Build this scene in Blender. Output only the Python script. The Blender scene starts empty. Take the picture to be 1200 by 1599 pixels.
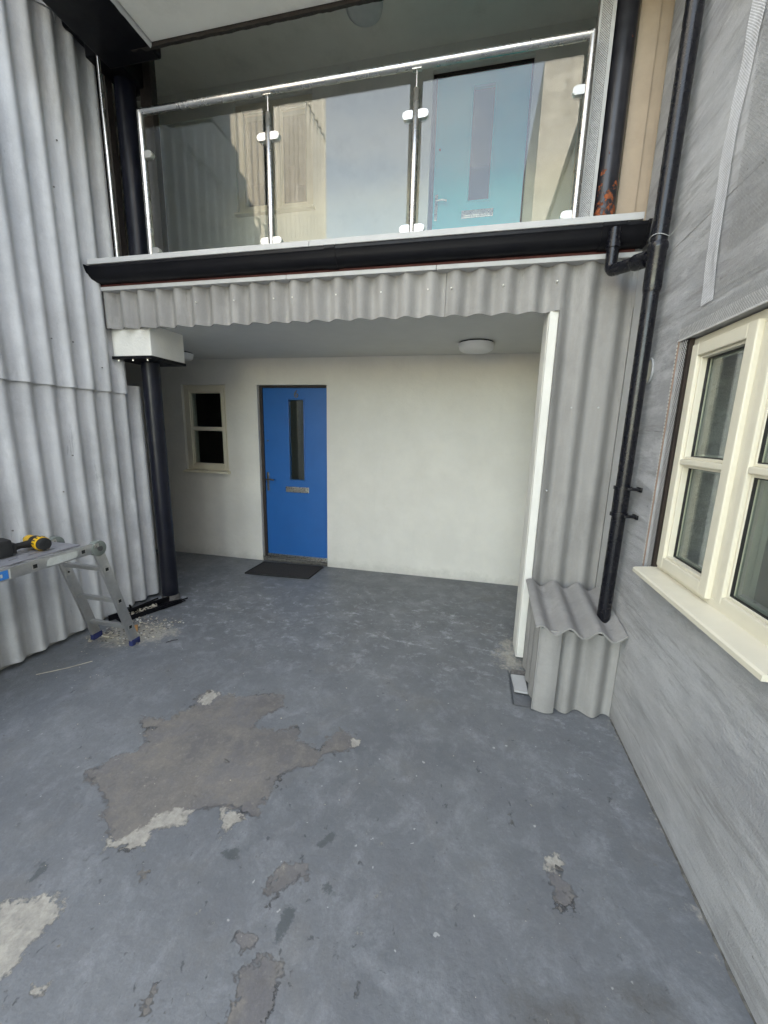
import bpy, bmesh, math, random
import numpy as np
from mathutils import Vector, Matrix, noise as mnoise

random.seed(7)
PI = math.pi
scene = bpy.context.scene
COL = scene.collection

# ------------------------------------------------------------------ camera
CAM_H = 1.5639
yaw, pitch, roll = -0.218, 0.1984, 0.0241
cy, sy, cp, sp = math.cos(yaw), math.sin(yaw), math.cos(pitch), math.sin(pitch)
fwd = Vector((sy * cp, cy * cp, -sp))
rgt = Vector((cy, -sy, 0))
up = rgt.cross(fwd)
cr, sr = math.cos(roll), math.sin(roll)
r2 = cr * rgt + sr * up
u2 = -sr * rgt + cr * up
cam_data = bpy.data.cameras.new('camera')
cam = bpy.data.objects.new('camera', cam_data)
COL.objects.link(cam)
m = Matrix((r2, u2, -fwd)).transposed().to_4x4()
m.translation = (0, 0, CAM_H)
cam.matrix_world = m
cam_data.sensor_fit = 'VERTICAL'
cam_data.sensor_height = 36
cam_data.lens = 616.3 / 1599 * 36
cam_data.clip_start = 0.02
cam_data.clip_end = 2000
scene.camera = cam

# ------------------------------------------------------------------ sky and sun
SUN_EL = math.radians(49)
SX, SY = 0.45, 0.89
world = bpy.data.worlds.new('World')
scene.world = world
world.use_nodes = True
wn, wl = world.node_tree.nodes, world.node_tree.links
wn.clear()
wo = wn.new('ShaderNodeOutputWorld')
bg = wn.new('ShaderNodeBackground')
bg.inputs['Strength'].default_value = 0.15
sky = wn.new('ShaderNodeTexSky')
sky.sky_type = 'NISHITA'
sky.sun_disc = False
sky.sun_elevation = SUN_EL
sky.sun_rotation = math.atan2(SX, SY)
sky.air_density = 1.0
sky.dust_density = 0.5
sky.ozone_density = 1.6
tc = wn.new('ShaderNodeTexCoord')
mp = wn.new('ShaderNodeMapping')
mp.inputs['Scale'].default_value = (1.0, 1.0, 2.2)
cn = wn.new('ShaderNodeTexNoise')
cn.inputs['Scale'].default_value = 1.7
cn.inputs['Detail'].default_value = 7
cn.inputs['Roughness'].default_value = 0.62
cr_ = wn.new('ShaderNodeValToRGB')
cr_.color_ramp.elements[0].position = 0.36
cr_.color_ramp.elements[0].color = (0.0, 0.0, 0.0, 1)
cr_.color_ramp.elements[1].position = 0.72
cr_.color_ramp.elements[1].color = (0.28, 0.28, 0.28, 1)
mx = wn.new('ShaderNodeMix')
mx.data_type = 'RGBA'
mx.inputs[7].default_value = (6.2, 6.1, 6.0, 1)
wl.new(tc.outputs['Generated'], mp.inputs['Vector'])
wl.new(mp.outputs[0], cn.inputs['Vector'])
wl.new(cn.outputs[0], cr_.inputs[0])
wl.new(cr_.outputs[0], mx.inputs[0])
wl.new(sky.outputs[0], mx.inputs[6])
wl.new(mx.outputs[2], bg.inputs['Color'])
wl.new(bg.outputs[0], wo.inputs[0])

sun_d = bpy.data.lights.new('sun', 'SUN')
sun_d.energy = 3.2
sun_d.angle = math.radians(0.53)
sun_d.color = (1.0, 0.94, 0.84)
sun = bpy.data.objects.new('sun', sun_d)
COL.objects.link(sun)
sdir = Vector((SX * math.cos(SUN_EL), SY * math.cos(SUN_EL), math.sin(SUN_EL)))
sun.rotation_euler = sdir.to_track_quat('Z', 'Y').to_euler()

scene.view_settings.view_transform = 'Standard'
scene.view_settings.look = 'None'
scene.view_settings.exposure = 3.25
scene.view_settings.use_white_balance = True
scene.view_settings.white_balance_temperature = 8600
scene.view_settings.white_balance_tint = 9
scene.view_settings.gamma = 1
scene.view_settings.use_curve_mapping = False
scene.cycles.max_bounces = 10
scene.cycles.diffuse_bounces = 4
scene.cycles.transparent_max_bounces = 16
scene.cycles.use_denoising = True

# ------------------------------------------------------------------ materials
class N:
    def __init__(s, name):
        s.m = bpy.data.materials.new(name)
        s.m.use_nodes = True
        s.t = s.m.node_tree
        s.t.nodes.clear()
        s.out = s.t.nodes.new('ShaderNodeOutputMaterial')
        s.p = s.t.nodes.new('ShaderNodeBsdfPrincipled')
        s.t.links.new(s.p.outputs[0], s.out.inputs[0])
        s.co = s.t.nodes.new('ShaderNodeTexCoord').outputs['Object']
    def link(s, a, b):
        s.t.links.new(a, b)
    def val(s, node_in, v):
        if isinstance(v, (int, float, tuple, list)):
            node_in.default_value = v
        else:
            s.link(v, node_in)
    def noise(s, scale, detail=4, rough=0.55, sc=(1, 1, 1), rot=(0, 0, 0), dist=0.0, off=(0, 0, 0)):
        mp = s.t.nodes.new('ShaderNodeMapping')
        mp.inputs['Scale'].default_value = sc
        mp.inputs['Rotation'].default_value = rot
        mp.inputs['Location'].default_value = off
        s.link(s.co, mp.inputs[0])
        n = s.t.nodes.new('ShaderNodeTexNoise')
        n.inputs['Scale'].default_value = scale
        n.inputs['Detail'].default_value = detail
        n.inputs['Roughness'].default_value = rough
        n.inputs['Distortion'].default_value = dist
        s.link(mp.outputs[0], n.inputs['Vector'])
        return n.outputs[0]
    def ramp(s, f, a, b, va=0.0, vb=1.0):
        n = s.t.nodes.new('ShaderNodeMapRange')
        n.inputs[1].default_value = a
        n.inputs[2].default_value = b
        n.inputs[3].default_value = va
        n.inputs[4].default_value = vb
        s.link(f, n.inputs[0])
        return n.outputs[0]
    def math(s, op, a, b=0.0):
        n = s.t.nodes.new('ShaderNodeMath')
        n.operation = op
        s.val(n.inputs[0], a)
        s.val(n.inputs[1], b)
        return n.outputs[0]
    def mix(s, f, a, b, mode='MIX'):
        n = s.t.nodes.new('ShaderNodeMix')
        n.data_type = 'RGBA'
        n.blend_type = mode
        s.val(n.inputs[0], f)
        for i, c in ((6, a), (7, b)):
            if isinstance(c, tuple) and len(c) == 3:
                c = c + (1,)
            s.val(n.inputs[i], c)
        return n.outputs[2]
    def attr(s, name):
        n = s.t.nodes.new('ShaderNodeAttribute')
        n.attribute_name = name
        return n.outputs['Fac']
    def bump(s, h, dist, strength=1.0, prev=None):
        n = s.t.nodes.new('ShaderNodeBump')
        n.inputs['Distance'].default_value = dist
        n.inputs['Strength'].default_value = strength
        s.link(h, n.inputs['Height'])
        if prev is not None:
            s.link(prev, n.inputs['Normal'])
        return n.outputs[0]
    def done(s, color=None, rough=None, metal=0, bump=None, spec=None, coat=None):
        if color is not None:
            s.val(s.p.inputs['Base Color'], color + (1,) if isinstance(color, tuple) and len(color) == 3 else color)
        if rough is not None:
            s.val(s.p.inputs['Roughness'], rough)
        s.p.inputs['Metallic'].default_value = metal
        if spec is not None:
            s.p.inputs['Specular IOR Level'].default_value = spec
        if coat:
            s.p.inputs['Coat Weight'].default_value = coat
        if bump is not None:
            s.link(bump, s.p.inputs['Normal'])
        return s.m

def simple(name, col, rough, metal=0, var=0.12, scale=18, bd=0.0004, spec=None, dirt=None):
    n = N(name)
    a = n.noise(scale, 5, 0.6)
    f = n.ramp(a, 0.3, 0.7)
    c = n.mix(f, tuple(x * (1 - var) for x in col), tuple(min(1, x * (1 + var)) for x in col))
    if dirt:
        d = n.ramp(n.noise(3.1, 8, 0.7), 0.52, 0.72)
        c = n.mix(n.math('MULTIPLY', d, dirt[3]), c, dirt[:3])
    r = n.ramp(n.noise(scale * 2.3, 4), 0.3, 0.7, max(0.02, rough - 0.08), min(1, rough + 0.08))
    b = n.bump(n.noise(scale * 6, 4), bd) if bd else None
    return n.done(c, r, metal, b, spec)

def fibre_cement(name, base=(0.54, 0.54, 0.535)):
    n = N(name)
    big = n.ramp(n.noise(1.6, 8, 0.68), 0.40, 0.60)
    streak = n.ramp(n.noise(7, 6, 0.62, (1, 1, 0.12)), 0.44, 0.62)
    fine = n.ramp(n.noise(90, 3, 0.6), 0.3, 0.7)
    c = n.mix(big, tuple(x * 0.86 for x in base), tuple(x * 1.12 for x in base))
    c = n.mix(n.math('MULTIPLY', streak, 0.34), c, tuple(x * 0.72 for x in base))
    c = n.mix(n.math('MULTIPLY', fine, 0.18), c, tuple(x * 1.3 for x in base))
    pale = n.ramp(n.noise(3.6, 8, 0.72, (1, 1, 0.3), off=(3, 1, 2)), 0.55, 0.64)
    c = n.mix(n.math('MULTIPLY', pale, 0.42), c, tuple(min(1, x * 1.42) for x in base))
    scr = n.ramp(n.noise(11, 7, 0.75, (1, 1, 0.16), (0, 0, 0), 0.6, (7, 7, 7)), 0.62, 0.68)
    c = n.mix(n.math('MULTIPLY', scr, 0.5), c, tuple(x * 0.5 for x in base))
    drip = n.ramp(n.noise(26, 3, 0.6, (1, 1, 0.05), off=(1, 9, 4)), 0.62, 0.76)
    c = n.mix(n.math('MULTIPLY', drip, 0.22), c, tuple(min(1, x * 1.5) for x in base))
    h = n.math('ADD', n.noise(60, 5, 0.65), n.math('MULTIPLY', n.noise(9, 4, 0.6, (1, 1, 0.2)), 1.5))
    return n.done(c, n.ramp(fine, 0, 1, 0.72, 0.9), 0, n.bump(h, 0.0016), 0.35)

def render_coat():
    n = N('grey_base_coat_render')
    base = (0.335, 0.335, 0.34)
    big = n.ramp(n.noise(1.1, 6, 0.62, (1, 0.6, 1.4)), 0.40, 0.60)
    rot = (math.radians(3), 0, 0)
    st1 = n.noise(4.5, 9, 0.74, (1, 0.26, 1.2), rot, 0.1)
    st2 = n.noise(16, 8, 0.75, (1, 0.10, 1.2), (math.radians(-1), 0, 0), 0.05, (4, 4, 4))
    st3 = n.noise(3.4, 9, 0.76, (1, 0.36, 1.1), (math.radians(6), 0, 0), 0.2, (1, 5, 2))
    c = n.mix(big, (0.37, 0.37, 0.38), (0.50, 0.50, 0.505))
    c = n.mix(n.math('MULTIPLY', n.ramp(st1, 0.5, 0.60), 0.5), c, (0.66, 0.66, 0.665))
    c = n.mix(n.math('MULTIPLY', n.ramp(st1, 0.47, 0.38), 0.45), c, (0.25, 0.245, 0.245))
    c = n.mix(n.math('MULTIPLY', n.ramp(st2, 0.53, 0.62), 0.58), c, (0.26, 0.255, 0.25))
    c = n.mix(n.math('MULTIPLY', n.ramp(st3, 0.54, 0.61), 0.5), c, (0.66, 0.66, 0.665))
    warm = n.ramp(n.noise(0.8, 4, 0.5, off=(9, 2, 2)), 0.45, 0.65)
    c = n.mix(n.math('MULTIPLY', warm, 0.25), c, (0.46, 0.43, 0.39))
    fine = n.ramp(n.noise(150, 3, 0.7), 0.3, 0.7)
    c = n.mix(n.math('MULTIPLY', fine, 0.14), c, (0.2, 0.2, 0.2))
    pits = n.ramp(n.noise(23, 2, 0.4, off=(2, 8, 8)), 0.765, 0.79)
    c = n.mix(n.math('MULTIPLY', pits, 0.75), c, (0.08, 0.08, 0.08))
    h = n.math('ADD', n.math('MULTIPLY', st2, 2.4), n.math('ADD', n.math('MULTIPLY', st1, 2.6), n.math('MULTIPLY', n.noise(110, 5, 0.75), 1.3)))
    return n.done(c, 0.85, 0, n.bump(h, 0.0042), 0.3)

def floor_paint():
    n = N('painted_concrete_floor')
    peel, pale, dark, sand, scuff, stain = (n.attr(k) for k in ('peel', 'pale', 'dark', 'sand', 'scuff', 'stain'))
    jag = n.noise(34, 10, 0.74)
    jag2 = n.noise(10, 8, 0.66, off=(4, 2, 0))
    j = n.math('ADD', n.math('MULTIPLY', n.math('SUBTRACT', jag, 0.5), 2.1), n.math('MULTIPLY', n.math('SUBTRACT', jag2, 0.5), 1.5))
    def mask(a, th=0.5, soft=0.05):
        return n.ramp(n.math('ADD', a, j), th - soft, th + soft)
    mp, ml, md = mask(peel), mask(pale, 0.5, 0.09), mask(dark, 0.5, 0.14)
    ms = n.ramp(n.math('ADD', sand, n.math('MULTIPLY', j, 1.0)), 0.35, 0.8)
    big = n.ramp(n.noise(1.25, 9, 0.68), 0.38, 0.62)
    cloud = n.ramp(n.noise(4.2, 9, 0.74, off=(5, 5, 0)), 0.42, 0.60)
    blot = n.ramp(n.noise(0.75, 8, 0.66, off=(2, 7, 0)), 0.42, 0.60)
    c = n.mix(big, (0.134, 0.145, 0.155), (0.196, 0.207, 0.215))
    c = n.mix(n.math('MULTIPLY', cloud, 0.5), c, (0.140, 0.145, 0.155))
    c = n.mix(n.math('MULTIPLY', blot, 0.30), c, (0.225, 0.237, 0.248))
    # faint lighter wear smears
    wr = n.ramp(n.noise(5.5, 12, 0.76, (1, 0.85, 1), (0, 0, 0.6), 0.3, (8, 1, 0)), 0.50, 0.66)
    c = n.mix(n.math('MULTIPLY', wr, 0.42), c, (0.34, 0.355, 0.37))
    br = n.ramp(n.noise(3.0, 8, 0.7, off=(1, 3, 9)), 0.54, 0.68)
    c = n.mix(n.math('MULTIPLY', br, 0.30), c, (0.20, 0.185, 0.16))
    fine = n.ramp(n.noise(120, 4, 0.75), 0.38, 0.62)
    mid = n.ramp(n.noise(30, 8, 0.8, off=(9, 4, 1)), 0.42, 0.62)
    c = n.mix(n.math('MULTIPLY', mid, 0.22), c, (0.115, 0.12, 0.125))
    lt = n.ramp(n.noise(24, 9, 0.82, off=(2, 9, 6)), 0.56, 0.66)
    c = n.mix(n.math('MULTIPLY', lt, 0.22), c, (0.34, 0.35, 0.355))
    c = n.mix(n.math('MULTIPLY', fine, 0.20), c, (0.10, 0.105, 0.115))
    # small dark chips, elongated along one direction
    ch = n.ramp(n.noise(21, 6, 0.70, (1.15, 0.8, 1), (0, 0, -0.5), 0.3, (3, 1, 1)), 0.63, 0.655)
    chz = n.ramp(n.noise(1.6, 3, 0.5, off=(6, 6, 1)), 0.44, 0.54)
    chm = n.math('MULTIPLY', n.math('MULTIPLY', ch, chz), 0.75)
    c = n.mix(chm, c, (0.08, 0.086, 0.092))
    # white scuffs, where many feet pass
    sc = n.ramp(n.noise(9, 14, 0.80, (0.9, 1.15, 1), (0, 0, 0.15), 0.25, (2, 2, 2)), 0.53, 0.66)
    c = n.mix(n.math('MULTIPLY', n.math('MULTIPLY', sc, scuff), 0.75), c, (0.50, 0.52, 0.54))
    spk = n.ramp(n.noise(33, 2, 0.4, off=(1, 4, 4)), 0.745, 0.765)
    c = n.mix(n.math('MULTIPLY', spk, 0.6), c, (0.50, 0.50, 0.48))
    # stains
    stn = n.ramp(n.math('ADD', stain, n.math('MULTIPLY', n.math('SUBTRACT', n.noise(14, 9, 0.8), 0.5), 1.3)), 0.35, 0.95)
    c = n.mix(n.math('MULTIPLY', stn, 0.8), c, (0.085, 0.078, 0.066))
    c = n.mix(md, c, (0.095, 0.105, 0.11))
    # bare concrete where the paint is gone
    bm_ = n.ramp(n.noise(3.8, 8, 0.7, off=(7, 0, 3)), 0.42, 0.58)
    bare = n.mix(bm_, (0.150, 0.143, 0.140), (0.218, 0.200, 0.176))
    bs = n.ramp(n.noise(14, 8, 0.75, off=(0, 7, 3)), 0.52, 0.66)
    bare = n.mix(n.math('MULTIPLY', bs, 0.45), bare, (0.30, 0.275, 0.235))
    bl = n.ramp(n.noise(5.5, 9, 0.75, off=(3, 8, 1)), 0.48, 0.58)
    bare = n.mix(n.math('MULTIPLY', bl, 0.45), bare, (0.165, 0.165, 0.178))
    bare = n.mix(n.math('MULTIPLY', fine, 0.28), bare, (0.11, 0.105, 0.10))
    bare = n.mix(n.math('MULTIPLY', lt, 0.45), bare, (0.34, 0.315, 0.27))
    bare = n.mix(n.math('MULTIPLY', mid, 0.25), bare, (0.13, 0.125, 0.125))
    c = n.mix(mp, c, bare)
    pl = n.mix(n.ramp(n.noise(26, 7, 0.75), 0.38, 0.64), (0.42, 0.395, 0.345), (0.285, 0.27, 0.24))
    c = n.mix(ml, c, pl)
    # dark broken rim where the coat has lifted
    e = n.math('ADD', peel, j)
    rim = n.math('MULTIPLY', n.ramp(e, 0.34, 0.44), n.ramp(e, 0.54, 0.47))
    rimz = n.ramp(n.noise(9, 3, 0.5, off=(3, 3, 5)), 0.56, 0.60)
    c = n.mix(n.math('MULTIPLY', n.math('MULTIPLY', rim, rimz), 0.85), c, (0.03, 0.03, 0.032))
    sd = n.mix(n.ramp(n.noise(38, 6, 0.7), 0.35, 0.65), (0.34, 0.315, 0.265), (0.45, 0.42, 0.36))
    c = n.mix(n.math('MULTIPLY', ms, 0.85), c, sd)
    coat = n.math('SUBTRACT', 1.0, n.math('MAXIMUM', mp, ml))
    r = n.ramp(coat, 0, 1, 0.9, 0.47)
    r = n.math('ADD', r, n.ramp(cloud, 0, 1, -0.05, 0.09))
    h1 = n.bump(coat, 0.0014)
    h = n.math('ADD', n.math('MULTIPLY', n.noise(7, 6, 0.6), 2.6), n.math('ADD', n.math('MULTIPLY', n.noise(48, 5, 0.7), 0.8), n.math('MULTIPLY', ch, -0.5)))
    return n.done(c, r, 0, n.bump(h, 0.0022, prev=h1), 0.42)

def rusty_column():
    n = N('black_paint_with_rust')
    z = n.t.nodes.new('ShaderNodeSeparateXYZ')
    n.link(n.co, z.inputs[0])
    low = n.ramp(z.outputs[2], 2.78, 3.15, 0.20, 0.0)
    r = n.ramp(n.math('ADD', n.noise(22, 8, 0.72), low), 0.66, 0.70)
    w = n.ramp(n.noise(30, 5, 0.7, off=(3, 3, 3)), 0.73, 0.76)
    c = n.mix(n.ramp(n.noise(9, 5), 0.35, 0.65), (0.012, 0.012, 0.016), (0.028, 0.028, 0.034))
    c = n.mix(r, c, n.mix(n.ramp(n.noise(60, 4), 0.35, 0.65), (0.42, 0.10, 0.03), (0.20, 0.06, 0.025)))
    c = n.mix(w, c, (0.45, 0.43, 0.4))
    return n.done(c, n.ramp(r, 0, 1, 0.33, 0.85), 0, n.bump(r, 0.0015))

def glass(name, f0=0.06, tint=(0.93, 0.96, 0.94)):
    n = N(name)
    n.t.nodes.remove(n.p)
    tr = n.t.nodes.new('ShaderNodeBsdfTransparent')
    tr.inputs[0].default_value = tint + (1,)
    gl = n.t.nodes.new('ShaderNodeBsdfGlossy')
    gl.inputs['Roughness'].default_value = 0.0
    gl.inputs['Color'].default_value = (1, 1, 1, 1)
    ge = n.t.nodes.new('ShaderNodeNewGeometry')
    dt = n.t.nodes.new('ShaderNodeVectorMath')
    dt.operation = 'DOT_PRODUCT'
    n.link(ge.outputs['Normal'], dt.inputs[0])
    n.link(ge.outputs['Incoming'], dt.inputs[1])
    c = n.math('SUBTRACT', 1.0, n.math('ABSOLUTE', dt.outputs['Value']))
    f = n.math('ADD', f0, n.math('MULTIPLY', n.math('POWER', c, 5.0), 1 - f0))
    mix = n.t.nodes.new('ShaderNodeMixShader')
    n.link(f, mix.inputs[0])
    n.link(tr.outputs[0], mix.inputs[1])
    n.link(gl.outputs[0], mix.inputs[2])
    n.link(mix.outputs[0], n.out.inputs[0])
    return n.m

M = {}
M['fc'] = fibre_cement('fibre_cement_grey')
M['fc2'] = fibre_cement('fibre_cement_weathered', (0.285, 0.275, 0.262))
M['render'] = render_coat()
M['floor'] = floor_paint()
def wall_paint(name, base):
    n = N(name)
    a = n.ramp(n.noise(2.2, 8, 0.65), 0.38, 0.62)
    c = n.mix(a, tuple(x * 0.955 for x in base), tuple(x * 1.03 for x in base))
    z = n.t.nodes.new('ShaderNodeSeparateXYZ'); n.link(n.co, z.inputs[0])
    foot = n.ramp(n.math('ADD', z.outputs[2], n.math('MULTIPLY', n.noise(9, 8, 0.75), 0.30)), 0.26, 0.13)
    c = n.mix(n.math('MULTIPLY', foot, 0.55), c, tuple(x * 0.62 for x in base))
    rn = n.ramp(n.noise(6, 7, 0.7, (1, 1, 0.10), off=(3, 1, 1)), 0.57, 0.70)
    c = n.mix(n.math('MULTIPLY', rn, 0.10), c, tuple(x * 0.75 for x in base))
    sc = n.ramp(n.noise(13, 9, 0.8, off=(8, 1, 1)), 0.66, 0.70)
    c = n.mix(n.math('MULTIPLY', sc, 0.28), c, tuple(x * 0.66 for x in base))
    h = n.math('ADD', n.math('MULTIPLY', n.noise(2.5, 5, 0.6), 8.0), n.noise(55, 6, 0.7))
    return n.done(c, 0.8, 0, n.bump(h, 0.0022), 0.3)
M['white'] = wall_paint('white_masonry_paint', (0.71, 0.69, 0.635))
M['bright'] = wall_paint('fresh_white_paint', (0.76, 0.745, 0.69))
M['soffit'] = simple('pale_soffit_paint', (0.72, 0.71, 0.65), 0.8, var=0.04, scale=4, bd=0.0005, dirt=(0.42, 0.41, 0.36, 0.3))
M['ceiling'] = simple('undercroft_ceiling_paint', (0.62, 0.62, 0.59), 0.8, var=0.03, scale=5, bd=0.0005)
M['cream'] = simple('cream_window_paint', (0.70, 0.65, 0.525), 0.42, var=0.03, scale=10, bd=0.0002)
M['blackpl'] = simple('black_plastic', (0.006, 0.006, 0.009), 0.27, var=0.2, scale=9, bd=0.0001, spec=0.42, dirt=(0.03, 0.03, 0.032, 0.18))
M['gutter'] = simple('black_gutter_plastic', (0.005, 0.005, 0.007), 0.42, var=0.2, scale=9, bd=0.0002, spec=0.22, dirt=(0.02, 0.02, 0.02, 0.25))
M['column'] = simple('black_column_paint', (0.006, 0.007, 0.014), 0.36, var=0.25, scale=14, bd=0.0005, spec=0.35, dirt=(0.03, 0.03, 0.035, 0.3))
M['rust'] = rusty_column()
M['dark'] = simple('dark_stained_timber', (0.022, 0.016, 0.013), 0.7, var=0.3, scale=20, bd=0.001)
M['redbrown'] = simple('red_brown_primer', (0.085, 0.018, 0.014), 0.7, var=0.2, scale=10)
M['trim'] = simple('pale_grey_trim', (0.47, 0.47, 0.465), 0.6, var=0.06, scale=12, bd=0.0004, dirt=(0.32, 0.32, 0.3, 0.4))
M['steel'] = simple('brushed_stainless', (0.56, 0.55, 0.53), 0.27, 1, var=0.02, scale=5, bd=None)
M['clamp'] = simple('satin_steel_clamp', (0.60, 0.59, 0.57), 0.42, 1, var=0.02, scale=5, bd=None)
M['alu'] = simple('ladder_aluminium', (0.50, 0.50, 0.50), 0.42, 0.85, var=0.08, scale=25, bd=0.0004, dirt=(0.36, 0.36, 0.35, 0.5))
M['plate'] = simple('platform_steel_plate', (0.32, 0.32, 0.34), 0.55, 0.5, var=0.12, scale=20, bd=0.0005)
M['hinge'] = simple('hinge_grey_plastic', (0.22, 0.245, 0.22), 0.5, 0.2, var=0.1)
M['blue'] = simple('blue_door_paint', (0.003, 0.118, 0.385), 0.42, var=0.05, scale=4, bd=0.0003)
M['teal'] = simple('green_door_sky_tinted', (0.001, 0.46, 0.52), 0.4, var=0.05, scale=4, bd=0.0003)  # green door; the reflected blue sky is mixed into its colour
M['frame_dk'] = simple('dark_brown_frame', (0.03, 0.02, 0.016), 0.6, var=0.2)
M['chrome'] = simple('worn_chrome', (0.55, 0.53, 0.5), 0.3, 1, var=0.15, scale=40)
M['dkmetal'] = simple('dark_pewter_handle', (0.14, 0.14, 0.14), 0.35, 0.8, var=0.1)
M['mat'] = simple('doormat_fibre', (0.036, 0.031, 0.027), 0.95, var=0.4, scale=240, bd=0.002)
M['rubber'] = simple('black_rubber', (0.015, 0.015, 0.015), 0.8, var=0.2)
M['bluefoot'] = simple('navy_rubber_foot', (0.02, 0.03, 0.12), 0.7, var=0.2)
M['yellow'] = simple('yellow_tool_plastic', (0.72, 0.40, 0.015), 0.42, var=0.06)
M['bluelabel'] = simple('blue_sticker', (0.02, 0.22, 0.62), 0.35, var=0.1, scale=60)
M['paleLabel'] = simple('pale_silver_sticker', (0.60, 0.62, 0.58), 0.4, var=0.08, scale=40)
M['bare_timber'] = simple('bare_timber_board', (0.44, 0.345, 0.26), 0.75, var=0.1, scale=5, bd=0.0008, dirt=(0.34, 0.26, 0.19, 0.4))
M['orange_wood'] = simple('orange_timber_offcut', (0.48, 0.24, 0.09), 0.75, var=0.15)
M['mesh'] = simple('galvanised_mesh', (0.72, 0.71, 0.70), 0.5, 0.25, var=0.15, scale=60, bd=0)
M['tape'] = simple('glass_fibre_tape', (0.72, 0.72, 0.74), 0.7, var=0.12, scale=60, bd=0)
M['tape_dk'] = simple('buried_mesh_tape', (0.36, 0.36, 0.36), 0.8, var=0.2, scale=60, bd=0)
M['brownbead'] = simple('brown_bead_nosing', (0.24, 0.16, 0.12), 0.6, var=0.15)
M['rubble'] = simple('pale_rubble', (0.50, 0.45, 0.36), 0.9, var=0.3, scale=30, bd=0.001)
M['darkrubble'] = simple('grey_debris', (0.16, 0.15, 0.14), 0.9, var=0.4, scale=30, bd=0.001)
M['lamp'] = simple('opal_lamp_cover', (0.72, 0.73, 0.73), 0.4, var=0.02)
M['lamp_shaded'] = simple('shaded_lamp_cover', (0.55, 0.57, 0.57), 0.5, var=0.05)  # darker copy of the lamp cover, balcony shade put into its colour
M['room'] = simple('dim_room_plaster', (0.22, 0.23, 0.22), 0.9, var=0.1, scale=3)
M['curtain'] = simple('pale_curtain', (0.42, 0.45, 0.38), 0.9, var=0.08, scale=6)
M['dirt'] = simple('brown_dirt', (0.11, 0.105, 0.095), 0.95, var=0.5, scale=40, bd=0.002)
M['spacer'] = simple('grey_glazing_spacer', (0.40, 0.42, 0.42), 0.4, 0.6, var=0.05)
M['gasket'] = simple('black_glazing_gasket', (0.01, 0.01, 0.01), 0.5, var=0.05)
M['glass'] = glass('balustrade_glass', 0.047, (0.94, 0.97, 0.955))
M['winglass'] = glass('window_glass', 0.09, (0.90, 0.94, 0.91))
M['wall_ext'] = simple('far_building_render', (0.42, 0.41, 0.38), 0.85, var=0.06, scale=2)

# ------------------------------------------------------------------ mesh helpers
def bm_new():
    return bmesh.new()

def merge(dst, src):
    me = bpy.data.meshes.new('tmp')
    src.to_mesh(me)
    src.free()
    dst.from_mesh(me)
    bpy.data.meshes.remove(me)

def box(bm, x0, x1, y0, y1, z0, z1, bev=0.0, mat=None):
    t = bm_new()
    r = bmesh.ops.create_cube(t, size=1)
    bmesh.ops.scale(t, vec=(x1 - x0, y1 - y0, z1 - z0), verts=t.verts)
    bmesh.ops.translate(t, vec=((x0 + x1) / 2, (y0 + y1) / 2, (z0 + z1) / 2), verts=t.verts)
    if bev:
        bmesh.ops.bevel(t, geom=list(t.edges), offset=bev, segments=2, profile=0.6, affect='EDGES', clamp_overlap=True)
    if mat is not None:
        bmesh.ops.transform(t, matrix=mat, verts=t.verts)
    merge(bm, t)

def tube(bm, pts, r, seg=16, caps=True, radii=None):
    pts = [Vector(p) for p in pts]
    n = len(pts)
    rings = []
    d0 = (pts[1] - pts[0]).normalized()
    a = Vector((0, 0, 1)) if abs(d0.z) < 0.9 else Vector((1, 0, 0))
    u = d0.cross(a).normalized()
    prev = d0
    for i, p in enumerate(pts):
        if i == 0: d = (pts[1] - pts[0]).normalized()
        elif i == n - 1: d = (pts[-1] - pts[-2]).normalized()
        else:
            d = ((pts[i] - pts[i - 1]).normalized() + (pts[i + 1] - pts[i]).normalized()).normalized()
        q = prev.rotation_difference(d)
        u = (q @ u).normalized()
        prev = d
        v = d.cross(u)
        rr = radii[i] if radii else r
        k = 1.0
        if 0 < i < n - 1:
            k = 1 / max(0.5, (pts[i] - pts[i - 1]).normalized().dot(d))
        rings.append([bm.verts.new(p + rr * (math.cos(t) * u + math.sin(t) * v)) for t in [2 * PI * j / seg for j in range(seg)]])
    for a_, b_ in zip(rings, rings[1:]):
        for j in range(seg):
            bm.faces.new((a_[j], a_[(j + 1) % seg], b_[(j + 1) % seg], b_[j]))
    if caps:
        bm.faces.new(list(reversed(rings[0])))
        bm.faces.new(rings[-1])

def bend(p0, p1, p2, r=0.05, n=6):
    """points of a rounded corner at p1"""
    p0, p1, p2 = Vector(p0), Vector(p1), Vector(p2)
    a = p1 + (p0 - p1).normalized() * r
    b = p1 + (p2 - p1).normalized() * r
    return [(1 - t) ** 2 * a + 2 * t * (1 - t) * p1 + t * t * b for t in [i / n for i in range(n + 1)]]

def prism(bm, poly, fn, d0, d1):
    """extrude 2-D polygon; fn(a,b,d)->Vector"""
    A = [bm.verts.new(fn(a, b, d0)) for a, b in poly]
    B = [bm.verts.new(fn(a, b, d1)) for a, b in poly]
    n = len(poly)
    bm.faces.new(A)
    bm.faces.new(list(reversed(B)))
    for i in range(n):
        bm.faces.new((A[i], B[i], B[(i + 1) % n], A[(i + 1) % n]))

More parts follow.
